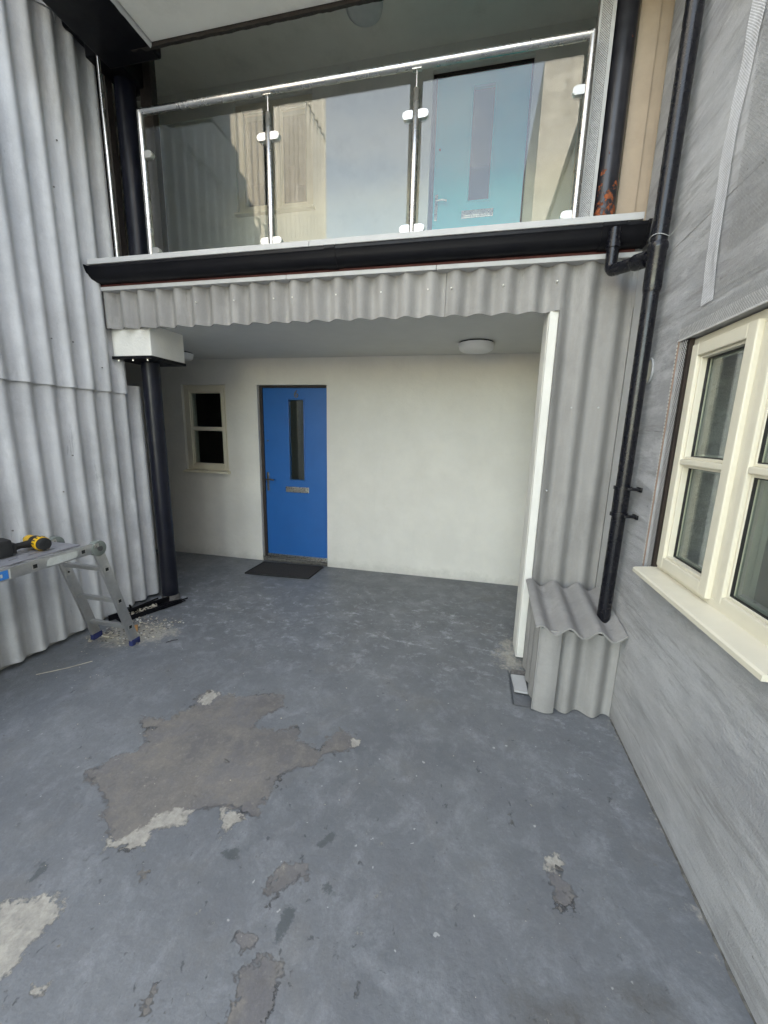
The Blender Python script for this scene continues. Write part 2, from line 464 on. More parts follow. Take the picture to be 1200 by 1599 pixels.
def corr(bm, P0, U, V, Nn, width, length, amp=0.024, pitch=0.147, phase=0.0, th=0.0065, segs=14, nv=1, wob=0.0):
    """corrugated sheet: waves across U, straight along V, bulging along Nn"""
    P0, U, V, Nn = Vector(P0), Vector(U).normalized(), Vector(V).normalized(), Vector(Nn).normalized()
    k = max(3, int(width / pitch * segs))
    F, B = [], []
    for j in range(nv + 1):
        rowF, rowB = [], []
        for i in range(k + 1):
            u = width * i / k
            a = 2 * PI * (u + phase) / pitch
            h = amp * math.sin(a)
            dh = amp * 2 * PI / pitch * math.cos(a)
            nn = (Nn - U * dh).normalized()
            w = 0
            if wob and j == 0:
                w = wob * (mnoise.noise(Vector((u * 9, P0.y * 3, P0.z))) )
            c = P0 + U * u + Nn * h + V * (length * j / nv + w)
            rowF.append(bm.verts.new(c + nn * th / 2))
            rowB.append(bm.verts.new(c - nn * th / 2))
        F.append(rowF)
        B.append(rowB)
    for j in range(nv):
        for i in range(k):
            bm.faces.new((F[j][i], F[j][i + 1], F[j + 1][i + 1], F[j + 1][i]))
            bm.faces.new((B[j][i + 1], B[j][i], B[j + 1][i], B[j + 1][i + 1]))
    for i in range(k):
        bm.faces.new((B[0][i], B[0][i + 1], F[0][i + 1], F[0][i]))
        bm.faces.new((F[nv][i], F[nv][i + 1], B[nv][i + 1], B[nv][i]))
    for j in range(nv):
        bm.faces.new((F[j][0], F[j + 1][0], B[j + 1][0], B[j][0]))
        bm.faces.new((F[j + 1][k], F[j][k], B[j][k], B[j + 1][k]))

def obj(name, bm, mat, parent=None, smooth=False, angle=40, kind=None, label=None):
    bmesh.ops.recalc_face_normals(bm, faces=bm.faces)
    me = bpy.data.meshes.new(name)
    bm.to_mesh(me)
    bm.free()
    if smooth:
        me.shade_smooth()
        me.set_sharp_from_angle(angle=math.radians(angle))
    me.materials.append(M[mat] if isinstance(mat, str) else mat)
    o = bpy.data.objects.new(name, me)
    COL.objects.link(o)
    if parent is not None:
        o.parent = parent
        o.matrix_parent_inverse = Matrix.Identity(4) if parent.get('local') else parent_world(parent).inverted()
    if kind: o['kind'] = kind
    if label: o['label'] = label
    return o

def parent_world(p):
    mw = Matrix.LocRotScale(p.location, p.rotation_euler, p.scale)
    if p.parent:
        return parent_world(p.parent) @ p.matrix_parent_inverse @ mw
    return mw

def thing(name, label, cat, loc=(0, 0, 0), rotz=0, group=None, local=False):
    o = bpy.data.objects.new(name, None)
    COL.objects.link(o)
    o.location = loc
    o.rotation_euler = (0, 0, rotz)
    o['label'] = label
    o['category'] = cat
    if group: o['group'] = group
    if local: o['local'] = True
    return o

def tag(o, label, cat, group=None):
    o['label'] = label
    o['category'] = cat
    if group: o['group'] = group
    return o

def copy_tree(o, parent=None):
    c = o.copy()
    COL.objects.link(c)
    if parent: c.parent = parent
    for ch in [x for x in bpy.data.objects if x.parent == o]:
        copy_tree(ch, c)
    return c

def wall_holes(bm, a0, a1, z0, z1, holes, fn, d0, d1):
    """wall in plane coords (a, z) with rectangular holes (a0,a1,z0,z1); fn(a,z,d)"""
    xs = sorted({a0, a1} | {h[0] for h in holes} | {h[1] for h in holes})
    zs = sorted({z0, z1} | {h[2] for h in holes} | {h[3] for h in holes})
    xs = [x for x in xs if a0 <= x <= a1]
    zs = [z for z in zs if z0 <= z <= z1]
    solid = {}
    for i in range(len(xs) - 1):
        for j in range(len(zs) - 1):
            cx, cz = (xs[i] + xs[i + 1]) / 2, (zs[j] + zs[j + 1]) / 2
            solid[i, j] = not any(h[0] < cx < h[1] and h[2] < cz < h[3] for h in holes)
    vs = {}
    def v(i, j, d):
        if (i, j, d) not in vs:
            vs[i, j, d] = bm.verts.new(fn(xs[i], zs[j], d))
        return vs[i, j, d]
    for (i, j), s in solid.items():
        if not s: continue
        for d in (d0, d1):
            bm.faces.new((v(i, j, d), v(i + 1, j, d), v(i + 1, j + 1, d), v(i, j + 1, d)))
        for di, dj, e in ((-1, 0, ((0, 0), (0, 1))), (1, 0, ((1, 0), (1, 1))), (0, -1, ((0, 0), (1, 0))), (0, 1, ((0, 1), (1, 1)))):
            if not solid.get((i + di, j + dj), False):
                p, q = e
                bm.faces.new((v(i + p[0], j + p[1], d0), v(i + q[0], j + q[1], d0), v(i + q[0], j + q[1], d1), v(i + p[0], j + p[1], d1)))

# ------------------------------------------------------------------ dimensions
XR, XL, YB, YF = 0.856, -2.845, 4.185, 2.715
DECK = 2.733

# ------------------------------------------------------------------ ground
bm = bm_new()
box(bm, -60, 60, -60, 60, -0.5, -0.02)
o = obj('ground', bm, 'floor'); o['kind'] = 'structure'

def sdf(poly, X, Y):
    P = np.array(poly, float)
    Q = np.roll(P, -1, axis=0)
    d = np.full(X.shape, 1e9)
    ins = np.zeros(X.shape, bool)
    for (x0, y0), (x1, y1) in zip(P, Q):
        ex, ey = x1 - x0, y1 - y0
        t = np.clip(((X - x0) * ex + (Y - y0) * ey) / (ex * ex + ey * ey + 1e-12), 0, 1)
        d = np.minimum(d, np.hypot(X - x0 - t * ex, Y - y0 - t * ey))
        c = ((y0 > Y) != (y1 > Y)) & (X < (x1 - x0) * (Y - y0) / (y1 - y0 + 1e-12) + x0)
        ins ^= c
    return np.where(ins, -d, d)

PEEL = [
 [(-1.651, 1.204), (-1.635, 1.253), (-1.582, 1.325), (-1.517, 1.371), (-1.537, 1.441), (-1.588, 1.485), (-1.534, 1.534), (-1.505, 1.642), (-1.473, 1.705), (-1.511, 1.795), (-1.458, 1.855), (-1.339, 1.84), (-1.247, 1.864), (-1.097, 1.934), (-1.009, 1.926), (-0.981, 1.832), (-1.047, 1.734), (-1.06, 1.656), (-0.933, 1.664), (-0.823, 1.704), (-0.773, 1.636), (-0.65, 1.591), (-0.638, 1.693), (-0.608, 1.759), (-0.511, 1.737), (-0.464, 1.692), (-0.527, 1.623), (-0.628, 1.577), (-0.636, 1.515), (-0.702, 1.479), (-0.769, 1.416), (-0.787, 1.359), (-0.784, 1.31), (-0.781, 1.264), (-0.774, 1.214), (-0.815, 1.197), (-0.865, 1.206), (-0.93, 1.212), (-1.003, 1.186), (-1.057, 1.158), (-1.043, 1.112), (-1.114, 1.081), (-1.149, 1.046), (-1.122, 1.002), (-1.177, 0.976), (-1.252, 0.958), (-1.282, 1.0), (-1.363, 1.047), (-1.419, 1.105), (-1.527, 1.157), (-1.598, 1.182)],
 [(-0.551, 0.681), (-0.562, 0.728), (-0.568, 0.761), (-0.526, 0.778), (-0.529, 0.811), (-0.5, 0.826), (-0.452, 0.815), (-0.436, 0.793), (-0.443, 0.756), (-0.438, 0.712), (-0.436, 0.689), (-0.434, 0.653), (-0.46, 0.60), (-0.54, 0.60)],
 [(-0.614, 0.971), (-0.602, 1.015), (-0.569, 1.061), (-0.507, 1.077), (-0.488, 1.048), (-0.538, 1.01), (-0.562, 0.964), (-0.585, 0.939)],
 [(-0.619, 0.833), (-0.591, 0.85), (-0.572, 0.828), (-0.589, 0.812)],
 [(-1.076, 0.91), (-1.046, 0.928), (-1.031, 0.905), (-1.054, 0.894)],
 [(-1.697, 1.567), (-1.548, 1.585), (-1.518, 1.543), (-1.611, 1.51)],
 [(-0.796, 0.645), (-0.803, 0.67), (-0.783, 0.671), (-0.753, 0.636), (-0.764, 0.628)],
 [(0.376, 1.276), (0.418, 1.265), (0.434, 1.216), (0.42, 1.174), (0.382, 1.16), (0.37, 1.211)],
 [(0.237, 1.458), (0.27, 1.469), (0.26, 1.428), (0.248, 1.432)],
]
PALE = [
 [(-1.258, 0.956), (-1.117, 0.997), (-1.143, 1.047), (-1.037, 1.114), (-1.049, 1.167), (-1.111, 1.167), (-1.167, 1.124), (-1.199, 1.06), (-1.23, 1.0), (-1.283, 0.993)],
 [(-0.938, 1.203), (-0.859, 1.207), (-0.805, 1.192), (-0.838, 1.163), (-0.861, 1.091), (-0.888, 1.151)],
 [(-1.484, 1.752), (-1.458, 1.855), (-1.393, 1.841), (-1.406, 1.755)],
 [(-0.529, 1.709), (-0.476, 1.723), (-0.461, 1.682), (-0.498, 1.666)],
 [(-1.62, 0.70), (-1.427, 0.723), (-1.393, 0.757), (-1.313, 0.789), (-1.25, 0.782), (-1.205, 0.751), (-1.22, 0.717), (-1.235, 0.672), (-1.22, 0.626), (-1.229, 0.591), (-1.263, 0.546), (-1.6, 0.5)],
 [(-1.122, 0.59), (-1.085, 0.605), (-1.064, 0.594), (-1.094, 0.574)],
 [(0.36, 1.312), (0.417, 1.344), (0.43, 1.324), (0.418, 1.292), (0.367, 1.285)],
]
DARK = [
 [(-0.504, 0.954), (-0.477, 0.946), (-0.467, 0.913), (-0.49, 0.848), (-0.511, 0.847), (-0.518, 0.891)],
 [(-1.419, 0.795), (-1.419, 0.826), (-1.43, 0.879), (-1.402, 0.857), (-1.403, 0.814)],
 [(-0.408, 1.031), (-0.397, 1.049), (-0.376, 1.024), (-0.351, 1.02), (-0.372, 1.012)],
 [(-0.49, 1.158), (-0.467, 1.201), (-0.437, 1.228), (-0.422, 1.206), (-0.464, 1.158)],
 [(-0.82, 1.052), (-0.78, 1.074), (-0.758, 1.05), (-0.795, 1.035)],
 [(0.325, 2.2), (0.33, 2.58), (0.47, 2.58), (0.47, 2.2)],  # hole beside the boxing, its shade put into the floor colour
]
SAND = [[(-2.756, 2.175), (-2.628, 2.42), (-2.361, 2.50), (-2.15, 2.42), (-2.18, 2.31), (-2.30, 2.18), (-2.552, 2.10)], [(0.27, 2.6), (0.40, 2.56), (0.42, 2.68), (0.37, 3.0), (0.30, 2.9)]]
STAIN = [[(0.491, 0.99), (0.593, 1.03), (0.67, 1.0), (0.60, 0.93), (0.53, 0.92)], [(0.20, 0.90), (0.45, 0.95), (0.40, 0.80), (0.22, 0.78)]]

gx = np.arange(-4.3, 1.3, 0.0125)
gy = np.arange(0.25, 4.40, 0.0125)
GX, GY = np.meshgrid(gx, gy)
def field(polys, w):
    d = np.full(GX.shape, 1e9)
    for p in polys:
        d = np.minimum(d, sdf(p, GX, GY))
    return np.clip(0.5 - d / w, 0, 1), d
fpeel, dpeel = field(PEEL, 0.075)
fpale, dpale = field(PALE, 0.060)
fdark, ddark = field(DARK, 0.035)
fsand, dsand = field(SAND, 0.20)
fstain, _ = field(STAIN, 0.22)
fsc = np.clip((GY - 1.9) / 0.9, 0, 1) * np.clip((3.9 - GY) / 0.7, 0.15, 1)
fsc = np.maximum(fsc, 0.9 * np.exp(-(((GX - 0.25) / 0.25) ** 2 + ((GY - 2.8) / 0.45) ** 2)))
fsc = np.maximum(fsc, 0.6 * np.exp(-(((GX - 0.62) / 0.22) ** 2 + ((GY - 1.75) / 0.4) ** 2)))
fsc = np.maximum(fsc, 0.8 * np.exp(-(((GX - 0.60) / 0.30) ** 2 + ((GY - 2.08) / 0.09) ** 2)))
fsc = np.maximum(fsc, 0.8 * np.exp(-(((GX + 2.2) / 0.35) ** 2 + ((GY - 2.75) / 0.35) ** 2)))
fsc = np.maximum(fsc, 0.14)
fsand = np.maximum(fsand, 0.34 * np.exp(-np.clip(0.845 - GX, 0, 9) / 0.035))
Z = np.zeros(GX.shape)
Z -= 0.0025 * np.clip(-np.minimum(dpeel, dpale) / 0.012, 0, 1)
pit = np.minimum(np.minimum(GX - 0.325, 0.48 - GX), np.minimum(GY - 2.2, 2.575 - GY))
Z -= 0.022 * np.clip(pit / 0.0125, 0, 1)
ny, nx = GX.shape
verts = np.stack([GX.ravel(), GY.ravel(), Z.ravel()], 1)
idx = np.arange(nx * ny).reshape(ny, nx)
quads = np.stack([idx[:-1, :-1], idx[:-1, 1:], idx[1:, 1:], idx[1:, :-1]], -1).reshape(-1, 4)
me = bpy.data.meshes.new('courtyard_floor')
me.vertices.add(len(verts)); me.vertices.foreach_set('co', verts.ravel())
me.loops.add(quads.size); me.loops.foreach_set('vertex_index', quads.ravel().astype(np.int32))
me.polygons.add(len(quads)); me.polygons.foreach_set('loop_start', (np.arange(len(quads)) * 4).astype(np.int32))
me.update(calc_edges=True)
me.shade_smooth()
for k, f in (('peel', fpeel), ('pale', fpale), ('dark', fdark), ('sand', fsand), ('scuff', fsc), ('stain', fstain)):
    a = me.attributes.new(k, 'FLOAT', 'POINT')
    a.data.foreach_set('value', f.ravel().astype(np.float32))
me.materials.append(M['floor'])
o = bpy.data.objects.new('floor', me); COL.objects.link(o); o['kind'] = 'structure'
bm = bm_new()
box(bm, -4.3, 1.3, -8, 0.25, -0.019, 0.0)
o = obj('yard_floor', bm, 'floor'); o['kind'] = 'structure'

# ------------------------------------------------------------------ right hand building: render wall with window
WY1, WY0, WZ0, WZ1 = 2.098, 1.16, 0.95, 1.99          # window opening on the right wall
UZ = 2.62
bm = bm_new()
wall_holes(bm, -8.0, 2.76, -0.01, 4.7,
           [(WY0, WY1, WZ0, WZ1), (WY0, WY1, WZ0 + UZ - 0.3, WZ1 + UZ)],
           lambda a, z, d: Vector((d, a, z)), XR, XR + 0.26)
rb = thing('rendered_building', 'grey rendered wall on the right with cream timber windows and pale mesh tape', 'building', (XR, -2.6, 0))
obj('wall', bm, 'render', rb)
bm = bm_new()
box(bm, 4.5, 4.7, -8, 6, 0, 4.7)
box(bm, XR + 0.26, 4.5, -8.0, -7.8, 0, 4.7)
obj('rear_wall', bm, 'wall_ext', rb)
bm = bm_new(); box(bm, XR, 4.6, -8.0, -4.4, 4.83, 8.8); obj('added_reflection_block', bm, 'render', rb)  # unseen block added to give the balcony glass a vertical reflected edge
bm = bm_new(); box(bm, XR - 0.02, 4.8, -8.1, 2.9, 4.7, 4.82); obj('roof', bm, 'dark', rb)
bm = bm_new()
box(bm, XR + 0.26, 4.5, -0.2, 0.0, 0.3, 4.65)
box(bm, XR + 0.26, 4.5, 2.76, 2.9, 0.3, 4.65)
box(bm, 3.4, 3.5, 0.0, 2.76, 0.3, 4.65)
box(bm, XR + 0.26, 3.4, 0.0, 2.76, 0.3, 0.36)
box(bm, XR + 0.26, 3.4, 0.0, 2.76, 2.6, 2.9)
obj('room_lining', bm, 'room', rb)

# mesh lattice
def lattice(bm, P0, U, V, Nn, w, l, pitch, wire, proud=0.001, warp=None, solidedge=False):
    P0, U, V, Nn = Vector(P0), Vector(U), Vector(V), Vector(Nn)
    def pt(a, b):
        p = P0 + U * a + V * b + Nn * proud
        if warp: p += warp(a, b)
        return p
    def strip(a0, b0, a1, b1):
        d = Vector((a1 - a0, b1 - b0)).normalized() * wire / 2
        n = Vector((-d.y, d.x))
        q = [(a0 + n.x, b0 + n.y), (a1 + n.x, b1 + n.y), (a1 - n.x, b1 - n.y), (a0 - n.x, b0 - n.y)]
        A = [bm.verts.new(pt(*c) + Nn * wire * 0.4) for c in q]
        bm.faces.new(A)
    nseg = int((l + w) / pitch)
    for i in range(nseg + 1):
        s = i * pitch
        for sg in (1, -1):
            # lines b = s - a (sg=1) or mirrored
            aa0, bb0 = (0, s)
            aa1, bb1 = (w, s - w)
            if bb0 > l:
                aa0 = s - l; bb0 = l
            if bb1 < 0:
                aa1 = s; bb1 = 0
            if aa1 - aa0 < pitch * 0.3: continue
            if sg == -1:
                aa0, aa1 = w - aa0, w - aa1
            k = 3
            for t in range(k):
                t0, t1 = t / k, (t + 1) / k
                strip(aa0 + (aa1 - aa0) * t0, bb0 + (bb1 - bb0) * t0, aa0 + (aa1 - aa0) * t1, bb0 + (bb1 - bb0) * t1)

def tape(label, y0, z0, dy, dz, w, mat='tape', pitch=0.0085, wire=0.0016, wav=0.012):
    bm = bm_new()
    V = Vector((0, dy, dz)); l = V.length; V.normalize()
    U = Vector((0, -V.z, V.y))
    def warp(a, b):
        return U * (wav * mnoise.noise(Vector((b * 2.2, 3.3, y0)))) + Vector((-0.006 * (1 + mnoise.noise(Vector((b * 6, a * 20, 1)))), 0, 0)) * (1.0 if mat == 'tape' else 0.1)
    lattice(bm, (XR, y0, z0), U, V, (-1, 0, 0), w, l, pitch, wire, 0.0015, warp)
    o = obj('mesh_tape', bm, mat, rb, label=label)
    return o
tape('pale glass fibre tape hanging loose down the wall', 1.955, 2.09, 0.015, 1.3, 0.085, wav=0.055, wire=0.0024)
tape('rough sheet of mesh bedded in the coat right of the hanging tape', 1.84, 2.24, 0.02, 0.95, 0.62, 'tape_dk', 0.013, 0.0020, 0.01)
tape('tape buried in the coat above the window head', 2.10, 2.065, -1.0, 0.03, 0.075, 'tape_dk', wire=0.0022, wav=0.004)
tape('tape buried above the first strip', 1.87, 2.15, -0.75, 0.03, 0.06, 'tape_dk', wire=0.0018, wav=0.004)
tape('tape buried beside the pipe', 2.62, 2.66, -0.35, -0.05, 0.06, 'tape_dk', wire=0.0014, wav=0.006)
tape('tape buried behind the downpipe', 2.62, 2.92, -0.25, 0.18, 0.05, 'tape_dk', wire=0.0014, wav=0.006)
tape('tape buried low beside the window', 2.32, 1.36, -0.20, -0.05, 0.05, 'tape_dk', wire=0.0014, wav=0.004)
# seam lines of the insulation boards, slightly proud ridges of coat
for (y0, z0, y1, z1) in ((2.7, 1.62, 2.12, 1.60), (2.5, 1.22, 2.12, 1.16), (1.9, 2.115, 1.0, 2.125), (2.45, 2.44, 1.2, 2.47)):
    bm = bm_new()
    n_ = 14
    pts = [(XR + 0.0005, y0 + (y1 - y0) * i / n_, z0 + (z1 - z0) * i / n_ + 0.004 * mnoise.noise(Vector((i * .7, z0, 0)))) for i in range(n_ + 1)]
    tube(bm, pts, 0.0028, 6)
    obj('board_seam', bm, 'render', rb, True)

# window bead left jamb and head
bead = thing('mesh_bead', 'perforated metal corner bead beside the left jamb of the cream window', 'bead', (XR, WY1, WZ0))
bm = bm_new()
box(bm, XR + 0.012, XR + 0.03, 2.036, WY1, WZ0, WZ1)
obj('dark_backing', bm, 'frame_dk', bead)
bm = bm_new()
lattice(bm, (XR + 0.008, 2.040, WZ0), (0, 1, 0), (0, 0, 1), (-1, 0, 0), 0.054, WZ1 - WZ0 - 0.004, 0.0175, 0.0046, 0.002)
obj('expanded_metal', bm, 'mesh', bead)
bm = bm_new()
for i in range(64):
    z_ = WZ0 + 0.01 + i * 0.016
    box(bm, XR - 0.004, XR - 0.001, WY1 + 0.004, WY1 + 0.018, z_, z_ + 0.0085)
obj('bead_tabs', bm, 'bright', bead, kind='stuff')
bm = bm_new(); box(bm, XR - 0.0009, XR - 0.0003, WY1 + 0.003, WY1 + 0.019, WZ0, WZ1); obj('bead_shade_strip', bm, 'darkrubble', bead)  # flat dark strip painted in as the shade behind the tabs
bm = bm_new(); tube(bm, [(XR - 0.004, WY1, WZ0), (XR - 0.004, WY1, WZ1)], 0.0035, 8); obj('nosing', bm, 'brownbead', bead, True)
bm = bm_new(); tube(bm, [(XR - 0.004, WY1 + 0.01, WZ1), (XR - 0.004, WY0 - 0.05, WZ1)], 0.0035, 8)
lattice(bm, (XR, WY0 - 0.03, WZ1), (0, 0, 1), (0, 1, 0), (-1, 0, 0), 0.05, WY1 - WY0 + 0.04, 0.011, 0.0026, 0.003)
tag(obj('head_bead', bm, 'mesh', None, True), 'grey mesh bead across the head of the cream window', 'bead')

# ------------------------------------------------------------------ window builder (local: x right, y inward, z up)
def bar(bm, x0, x1, z0, z1, y0, y1, bev=0.004):
    box(bm, x0, x1, y0, y1, z0, z1, bev)

def window(label, loc, rotz, w, h, lights, fw=0.045, sill=True, dark=False, group=None, bars=True):
    t = thing('window', label, 'window', loc, rotz, group, local=True)
    bm = bm_new()
    bar(bm, 0, fw, 0, h, 0.012, 0.08); bar(bm, w - fw, w, 0, h, 0.012, 0.08)
    bar(bm, fw, w - fw, 0, fw, 0.0122, 0.08); bar(bm, fw, w - fw, h - fw, h, 0.0122, 0.08)
    for L in lights[:-1]:
        bar(bm, L[1], L[1] + 0.03, fw, h - fw, 0.0124, 0.08)
    obj('outer_frame', bm, 'cream', t)
    for (x0, x1, proud, cw) in lights:
        z0, z1 = fw - 0.012, h - fw + 0.012
        y0 = 0.012 - proud
        bm = bm_new()
        bar(bm, x0, x0 + cw, z0, z1, y0, 0.06, 0.005); bar(bm, x1 - cw, x1, z0, z1, y0, 0.06, 0.005)
        bar(bm, x0 + cw, x1 - cw, z0, z0 + cw, y0 + 0.0004, 0.06, 0.005); bar(bm, x0 + cw, x1 - cw, z1 - cw, z1, y0 + 0.0004, 0.06, 0.005)
        s = obj('sash', bm, 'cream', t)
        s['label'] = 'opening sash' if proud > 0.005 else 'fixed sash'
        gx0, gx1, gz0, gz1 = x0 + cw, x1 - cw, z0 + cw, z1 - cw
        # inner glazing bead frame
        bm = bm_new()
        e = 0.011
        zm = (gz0 + gz1) / 2
        halves = ((gz0, zm - 0.012), (zm + 0.012, gz1)) if bars else ((gz0, gz1),)
        for (a, b) in halves:
            bar(bm, gx0, gx0 + e, a, b, y0 + 0.014, 0.05, 0.003); bar(bm, gx1 - e, gx1, a, b, y0 + 0.014, 0.05, 0.003)
            bar(bm, gx0 + e, gx1 - e, a, a + e, y0 + 0.0142, 0.05, 0.003); bar(bm, gx0 + e, gx1 - e, b - e, b, y0 + 0.0142, 0.05, 0.003)
        g = obj('glazing_bead', bm, 'cream', t)
        if bars:
            bm = bm_new(); bar(bm, gx0 - 0.001, gx1 + 0.001, zm - 0.012, zm + 0.012, y0 + 0.002, 0.052, 0.005)
            obj('glazing_bar', bm, 'cream', t)
        for (a, b) in halves:
            a_, b_, c_, d_ = gx0 + e, gx1 - e, a + e, b - e
            bm = bm_new(); box(bm, a_ - 0.003, b_ + 0.003, 0.040, 0.044, c_ - 0.003, d_ + 0.003)
            obj('pane', bm, 'winglass', t)
            if not dark:
                bm = bm_new()
                k = 0.012
                box(bm, a_, a_ + k, 0.046, 0.056, c_, d_); box(bm, b_ - k, b_, 0.046, 0.056, c_, d_)
                box(bm, a_ + k, b_ - k, 0.046, 0.056, c_, c_ + k); box(bm, a_ + k, b_ - k, 0.046, 0.056, d_ - k, d_)
                obj('spacer', bm, 'spacer', t)
                bm = bm_new(); k = 0.004
                box(bm, a_, a_ + k, 0.030, 0.0395, c_, d_); box(bm, b_ - k, b_, 0.030, 0.0395, c_, d_)
                box(bm, a_ + k, b_ - k, 0.030, 0.0395, c_, c_ + k); box(bm, a_ + k, b_ - k, 0.030, 0.0395, d_ - k, d_)
                obj('gasket', bm, 'gasket', t)
    if sill:
        bm = bm_new()
        prism(bm, [(-0.088, -0.020), (-0.088, -0.004), (-0.080, 0.001), (0.02, 0.012), (0.02, -0.020)],
              lambda a, b, d: Vector((d, a, b)), -0.004, w + 0.02)
        obj('sill', bm, 'cream', t, True, 25)
    return t

# ground floor window: local x runs along -y, local y along +x
w_main = window('cream timber two-light window with glazing bars at right of the grey wall', (XR + 0.018, 2.038, WZ0 + 0.008), -PI / 2,
                2.038 - WY0 - 0.004, WZ1 - WZ0 - 0.014,
                [(0.030, 0.436, 0.018, 0.050), (0.462, 2.038 - WY0 - 0.034, 0.0, 0.034)], 0.042)
w_up = copy_tree(w_main)
w_up.location.z += UZ - 0.30
w_up['label'] = 'upper cream window at the top right corner, only its sill tip showing'
# curtain and blind inside
cur = thing('curtain', 'pale curtain hanging at the side of the room behind the cream window', 'curtain', (1.25, 1.6, 0.5))
bm = bm_new()
corr(bm, (1.16, 1.98, 0.6), (0, -1, 0), (0, 0, 1), (1, 0, 0), 0.16, 1.6, 0.012, 0.04)
obj('fabric', bm, 'curtain', cur, True)
bm = bm_new()
tube(bm, [(1.16, 2.15, 2.22), (1.16, 1.05, 2.22)], 0.01, 10)
obj('rail', bm, 'steel', cur, True)

# vent hole behind the pipe
v = thing('wall_vent', 'small round cream-lined hole in the grey wall just behind the black downpipe', 'vent', (XR, 2.39, 1.9))
bm = bm_new()
rp = [(XR - 0.004, 2.388 + 0.050 * math.cos(a), 1.905 + 0.062 * math.sin(a)) for a in [2 * PI * i / 24 for i in range(25)]]
tube(bm, rp, 0.006, 6, False)
obj('rim', bm, 'render', v, True)
bm = bm_new()
prism(bm, [(0.047 * math.cos(2 * PI * i / 20), 0.057 * math.sin(2 * PI * i / 20)) for i in range(20)], lambda a, b, d: Vector((XR - d, 2.388 + a, 1.905 + b)), 0.0, 0.003)
obj('lining', bm, 'cream', v)

# dirt along the foot of the right wall
bm = bm_new()
n_ = 90
L, R_ = [], []
for i in range(n_ + 1):
    y = 0.2 + 2.0 * i / n_
    w_ = 0.004 + 0.008 * abs(mnoise.noise(Vector((y * 7, 1, 1)))) + 0.010 * abs(mnoise.noise(Vector((y * 30, 4, 1))))
    L.append(bm.verts.new((XR - w_, y, 0.002)))
    R_.append(bm.verts.new((XR - 0.0005, y, 0.007)))
for i in range(n_):
    bm.faces.new((L[i], R_[i], R_[i + 1], L[i + 1]))
o = obj('dirt_seam', bm, 'dirt'); o['kind'] = 'stuff'

# ------------------------------------------------------------------ left corrugated building
lb = thing('corrugated_building', 'tall wall clad in grey corrugated fibre cement sheets on the left', 'building', (XL - 0.3, 0, 0))
bm = bm_new(); box(bm, -4.9, XL - 0.045, -2.0, 2.76, 0, 7.2); obj('wall_core', bm, 'wall_ext', lb)
P7 = 0.147 * 7
ph0 = 0.035
sheet_mesh = {}
def left_sheet(y0, wd, z0, z1, off, name='corrugated_sheet'):
    bm = bm_new()
    corr(bm, (XL + off, y0, z0), (0, 1, 0), (0, 0, 1), (1, 0, 0), wd, z1 - z0, amp=0.024, phase=(y0 - 2.07) + ph0, wob=0.012 if z0 < 1 else 0.004)
    return obj(name, bm, 'fc', lb, True, 50)
for row, (z0, z1, off) in enumerate(((0.03, 1.90, 0.0), (1.828, 4.20, 0.017), (4.13, 6.5, 0.034), (6.4, 7.2, 0.05))):
    yend = (3.02, 2.82, 2.58, 2.50)[row]
    y = yend
    k = 0
    while y > -2.0:
        wd = min(P7 + 0.03, y + 2.0)
        if wd < 0.1: break
        left_sheet(y - wd, wd, z0, z1, off + 0.0035 * (k % 2))
        y -= P7
        k += 1
for (y_, z_) in ((2.41, 2.14), (2.26, 2.13), (1.98, 2.75), (2.41, 3.1), (2.62, 2.0), (2.20, 1.1), (2.47, 3.4), (1.85, 0.9), (2.3, 1.35)):
    bm = bm_new()
    tube(bm, [(XL + 0.028, y_, z_), (XL + 0.034, y_, z_)], 0.005, 8)
    obj('nail', bm, 'darkrubble', lb)
# far building end: thin cream trim at the end of the wall
bm = bm_new(); box(bm, XL - 0.03, XL + 0.05, -2.03, -1.96, 0, 7.2); obj('corner_trim', bm, 'bright', lb)

# ------------------------------------------------------------------ end building: undercroft + balcony
eb = thing('balcony_building', 'pale building across the yard with a recessed ground floor and a balcony above', 'building', (-1, YB, 0))
bm = bm_new()
wall_holes(bm, -4.4, 1.0, -0.01, 2.40, [(-2.425, -1.593, -0.02, 2.055), (-3.405, -2.825, 1.06, 2.06)], lambda a, z, d: Vector((a, d, z)), YB, YB + 0.25)
obj('ground_floor_wall', bm, 'white', eb)
bm = bm_new()
wall_holes(bm, -4.4, 1.0, 2.70, 4.95, [(-0.575, 0.285, 2.6, 4.73), (-2.565, -1.725, 3.745, 4.735)], lambda a, z, d: Vector((a, d, z)), YB, YB + 0.25)
obj('balcony_wall', bm, 'soffit', eb)
bm = bm_new()
box(bm, -4.4, 1.0, YF + 0.03, YB + 0.25, 2.335, 2.70)
obj('balcony_slab', bm, 'ceiling', eb)
bm = bm_new(); box(bm, -4.4, XR + 0.3, 2.66, YB, 4.9, 5.05); obj('balcony_ceiling', bm, 'soffit', eb)
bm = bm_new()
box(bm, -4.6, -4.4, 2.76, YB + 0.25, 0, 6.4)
obj('side_wall', bm, 'darkrubble', eb)  # left wall coloured dark to cut bounced light in the undercroft
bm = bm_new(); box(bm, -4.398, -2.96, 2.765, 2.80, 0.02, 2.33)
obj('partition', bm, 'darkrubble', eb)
bm = bm_new(); box(bm, 0.95, 1.15, 2.9, YB + 0.25, 0, 6.4)
obj('side_wall', bm, 'white', eb)
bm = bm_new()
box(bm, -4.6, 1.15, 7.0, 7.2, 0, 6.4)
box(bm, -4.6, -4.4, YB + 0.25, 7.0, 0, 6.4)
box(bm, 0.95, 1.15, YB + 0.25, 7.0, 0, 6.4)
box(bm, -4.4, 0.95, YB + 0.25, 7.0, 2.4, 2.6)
box(bm, -4.4, 0.95, YB + 0.25, 7.0, 4.95, 5.05)
